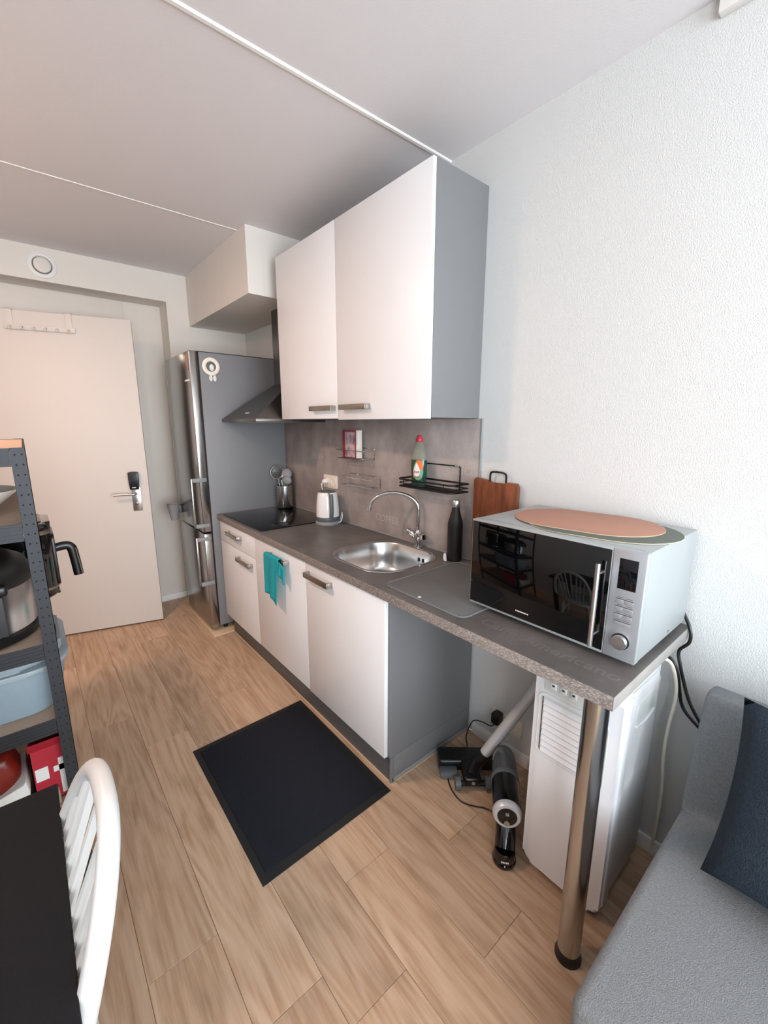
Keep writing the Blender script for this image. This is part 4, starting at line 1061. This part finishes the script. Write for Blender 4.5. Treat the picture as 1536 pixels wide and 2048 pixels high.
# seat
seat = []
for i in range(40):
    a = 2 * math.pi * i / 40; cs, sn = math.cos(a), math.sin(a)
    seat.append((-1.838 + .238 * math.copysign(abs(cs) ** .8, cs), chy - .045 + .225 * math.copysign(abs(sn) ** .8, sn)))
part('seat', prism(seat, plane_xy(SZ - .032), .034, .012, 3), 'chair_paint', c_)
for i in range(7):
    f = (i + 1) / 8
    yb = chy - .150 + .300 * f
    th = math.acos(max(-1, min(1, -(f * 2 - 1) * .86)))
    top = hoop(th)
    mid = Vector(((chx + top.x) / 2 - .004, (yb + top.y) / 2, (SZ + top.z) / 2))
    part('spindle', tube([(chx - .004, yb, SZ - .01), mid, top], [.0075, .0088, .0092, .0085, .0075], 8, smooth=4), 'chair_paint', c_)
legs = []
for sx in (-1, 1):
    for sy in (-1, 1):
        p0 = Vector((-1.868 + sx * .14, chy - .02 + sy * .14, SZ - .02)); p1 = Vector((-1.868 + sx * .20, chy - .02 + sy * .19, 0))
        legs.append((p0, p1)); part('leg', tube([p0, p0.lerp(p1, .35), p0.lerp(p1, .7), p1], [.016, .020, .019, .014], 10, smooth=3), 'chair_paint', c_)
for a, b in ((0, 2), (1, 3)):
    part('stretcher', cyl(legs[a][0].lerp(legs[a][1], .6), legs[b][0].lerp(legs[b][1], .6), .010, n=10), 'chair_paint', c_)
part('stretcher', cyl(legs[0][0].lerp(legs[0][1], .6).lerp(legs[2][0].lerp(legs[2][1], .6), .5), legs[1][0].lerp(legs[1][1], .6).lerp(legs[3][0].lerp(legs[3][1], .6), .5), .010, n=10), 'chair_paint', c_)
q = hoop(math.pi * .50)
part('paint_chip', ellip(q + Vector((-.03, -.78, .62)) * .0168, .0035, .0075, .0035, 8, 6, M=Matrix.Rotation(R(38), 3, 'X')), 'chip_brown', c_)

# --- metal rack
rk = thing('shelving_rack', 'dark grey bolt-free metal shelving rack with chipboard shelves', 'shelving rack', (-1.83, 1.66, 0))
RX_0, RX_1, RY0, RY1, RT = -2.09, -1.570, 1.20, 2.12, 1.469
th_ = .0022; wd_ = .034
for x, sx in ((RX_1, -1), (RX_0, 1)):
    for y, sy in ((RY0, 1), (RY1, -1)):
        bm = box(x, x + sx * wd_, y, y + sy * th_, 0, RT, .0006, 1); box(x, x + sx * th_, y, y + sy * wd_, 0, RT, .0006, 1, bm=bm)
        p = part('post', bm, 'rack_metal', rk)
        if sy > 0 and sx < 0:
            bm = nbm()
            n = int(RT / .028)
            for k in range(n):
                z = .02 + k * .028
                for q in (.009, .024):
                    box(x + sx * q - .0018, x + sx * q + .0018, y - .0003, y + .0004, z, z + .0045, bm=bm)
            part('slot_row', bm, 'rack_hole', p, kind='stuff')
SH = (1.467, 1.256, .888, .638, .325)
for z in SH:
    part('shelf_board', box(RX_0 + .006, RX_1 - .006, RY0 + .006, RY1 - .006, z - .008, z - .0005, .0005, 1), 'mdf', rk, 'thin chipboard shelf')
    for y in (RY0 + .0026, RY1 - .0046):
        bm = box(RX_0 + .004, RX_1 - .0345, y, y + .002, z - .049, z + .001, .0004, 1)
        if y < 1.5:
            for k in range(4): box(RX_0 + .004, RX_1 - .036, y - .0012, y, z - .044 + k * .011, z - .039 + k * .011, bm=bm)
        part('beam', bm, 'rack_metal', rk)
    for x in (RX_1 - .0046, RX_0 + .0026):
        part('beam', box(x, x + .002, RY0 + .0345, RY1 - .0345, z - .049, z + .001, .0004, 1), 'rack_metal', rk)

bw = one('serving_bowl', lathe([(.05, 0), (.055, .004), (.10, .03), (.148, .072), (.150, .078), (.143, .076), (.095, .036), (.05, .010), (0, .009)], (-1.752, 1.43, 1.2565), 40), 'ceramic', 'wide white serving bowl on the upper rack shelf', 'bowl')
sc_ = thing('slow_cooker', 'stainless slow cooker with black lid on the rack', 'slow cooker', (-1.785, 1.392, .888))
c0 = (-1.785, 1.392, .8885)
part('base', lathe([(.165, 0), (.184, .006), (.186, .028), (.180, .036), (0, .036)], c0, 48), 'black_plastic', sc_)
part('pot', lathe([(.180, .036), (.181, .165), (.178, .170), (0, .170)], c0, 48), 'steel', sc_)
part('lid', lathe([(.182, .170), (.184, .176), (.182, .205), (.165, .235), (.12, .262), (.05, .272), (0, .273)], c0, 48), 'lid_black', sc_)
part('lid_knob', lathe([(.02, .272), (.024, .283), (.022, .300), (0, .302)], c0, 20), 'black_plastic', sc_)
part('grip', box(-1.80, -1.66, 1.208, 1.240, 1.055, 1.085, .008, 3), 'black_plastic', sc_)
part('control_strip', box(-1.702, -1.674, 1.222, 1.242, .93, 1.05, .003), 'dark_line', sc_)
af = thing('air_fryer', 'black air fryer with pull handle sticking out of the rack', 'air fryer', (-1.66, 1.735, .888))
part('body', prism(rrect(-1.86, -1.535, 1.590, 1.890, .075, 8), plane_xy(.890), .285, .022, 4), 'black_gloss', af)
part('band', prism(rrect(-1.8615, -1.5335, 1.5885, 1.8915, .076, 8), plane_xy(1.135), .016, .003), 'nickel', af)
part('band', prism(rrect(-1.8615, -1.5335, 1.5885, 1.8915, .076, 8), plane_xy(.922), .013, .003), 'nickel', af)
part('top_plate', prism(rrect(-1.83, -1.56, 1.617, 1.863, .06, 8), plane_xy(1.1745), .006, .002), 'nickel', af)
part('top_ring', tube([(x, y, 1.180) for x, y in rrect(-1.80, -1.575, 1.635, 1.845, .07, 8)], .003, 6, closed=True), 'black_plastic', af)
part('drawer_front', prism(rrect(1.645, 1.835, .925, 1.125, .02, 4), plane_yz(-1.541), .012, .003), 'black_plastic', af)
hh = part('handle', tube([(-1.535, 1.735, 1.052), (-1.500, 1.735, 1.057), (-1.482, 1.735, 1.050), (-1.474, 1.735, 1.025), (-1.466, 1.735, .930)], .0125, 12, smooth=4, rv=.017), 'black_plastic', af)
part('handle_trim', tube([(-1.466, 1.720, 1.045), (-1.455, 1.720, .935)], .003, 8), 'nickel', hh)
stb = thing('storage_box', 'pale blue-grey plastic storage box with lid on the rack', 'storage box', (-1.78, 1.5, .638))
bm = nbm()
A = [bm.verts.new((x, y, .639)) for x, y in rrect(-1.99, -1.578, 1.27, 1.68, .09, 8)]; B = [bm.verts.new((x, y, .790)) for x, y in rrect(-2.01, -1.553, 1.245, 1.70, .10, 8)]
for i in range(len(A)): bm.faces.new((A[i], A[(i + 1) % len(A)], B[(i + 1) % len(A)], B[i]))
bm.faces.new(A[::-1]); bm.faces.new(B)
part('tub', bm, 'box_blue', stb, sharp=50)
part('lid_rim', prism(rrect(-2.018, -1.545, 1.237, 1.708, .11, 8), plane_xy(.782), .016, .004), 'box_lid', stb)
part('lid', prism(rrect(-2.0, -1.560, 1.252, 1.693, .11, 8), plane_xy(.797), .034, .022, 4), 'box_lid', stb)
part('lid_slot', tube([(-1.585, 1.34, .8305), (-1.572, 1.40, .8285), (-1.572, 1.50, .8285), (-1.59, 1.56, .8305)], .004, 6, smooth=4), 'dark_line', stb)
rb = thing('gift_box', 'open red cardboard box with white print on the low shelf', 'box', (-1.67, 1.4, .325))
bm = box(-1.686, -1.588, 1.255, 1.258, .326, .520); box(-1.592, -1.588, 1.255, 1.50, .326, .520, bm=bm); box(-1.686, -1.588, 1.497, 1.50, .326, .520, bm=bm); box(-1.686, -1.682, 1.255, 1.50, .326, .520, bm=bm); box(-1.686, -1.588, 1.255, 1.50, .326, .329, bm=bm)
part('carton', bm, 'red_card', rb)
part('flap', box(-.048, .048, -.001, .001, 0, .05, M=Matrix.Translation((-1.637, 1.256, .52)) @ Matrix.Rotation(R(35), 4, 'X')), 'red_card', rb)
part('print_cross', box(-1.618, -1.590, 1.2535, 1.2552, .340, .470), 'paper', rb)
part('print_cross', box(-1.632, -1.590, 1.2535, 1.2552, .425, .445), 'paper', rb)
part('card_window', box(-1.678, -1.645, 1.2535, 1.2552, .41, .455), 'paper', rb)
one('wood_offcut', box(-1.70, -1.625, 1.225, 1.248, .326, .372, .002), 'mdf', 'small tan wood offcut before the red carton', 'offcut')
pb = thing('paper_bag', 'white paper bag holding a dark red packet on the low shelf', 'bag', (-1.85, 1.33, .325))
part('bag', prism([(-1.99, .326), (-1.705, .326), (-1.694, .405), (-1.70, .45), (-1.76, .415), (-1.86, .40), (-1.99, .41)], plane_xz(1.40), .17, .008), 'paper', pb)
part('packet', prism([(-1.97, .39), (-1.715, .39), (-1.71, .47), (-1.73, .53), (-1.86, .53), (-1.97, .50)], plane_xz(1.375), .115, .03, 4), 'dark_red', pb)

# --- warm hallway ceiling lamp, out of view on the left
lp = thing('ceiling_lamp', 'round warm ceiling lamp near the entrance, left of view', 'lamp', (-2.05, 1.75, CZ))
part('lamp_base', lathe([(.13, 0), (.13, .02), (.12, .025), (0, .025)], (-2.05, 1.75, CZ), 32, (0, 0, -1)), 'white_trim', lp)
mat('lamp_glow', (255, 240, 220), .5, emit=((255, 214, 170), 3.0))
part('shade', lathe([(.12, .025), (.118, .05), (.09, .075), (.04, .088), (0, .09)], (-2.05, 1.75, CZ), 32, (0, 0, -1)), 'lamp_glow', lp)
pd = bpy.data.lights.new('lamp_bulb', 'AREA'); pd.shape = 'DISK'; pd.size = .22; pd.energy = 21; pd.color = (1.0, .66, .50)
po = bpy.data.objects.new('lamp_bulb', pd); COL.objects.link(po); po.location = (-2.05, 1.75, CZ - .095)
cd = bpy.data.lights.new('corridor_fill', 'POINT'); cd.energy = 6; cd.color = (1.0, .8, .62); cd.shadow_soft_size = .15  # unseen light added so the corridor reflects brown, not black, in the fridge
co = bpy.data.objects.new('corridor_fill', cd); COL.objects.link(co); co.location = (-1.2, 4.3, 2.45)
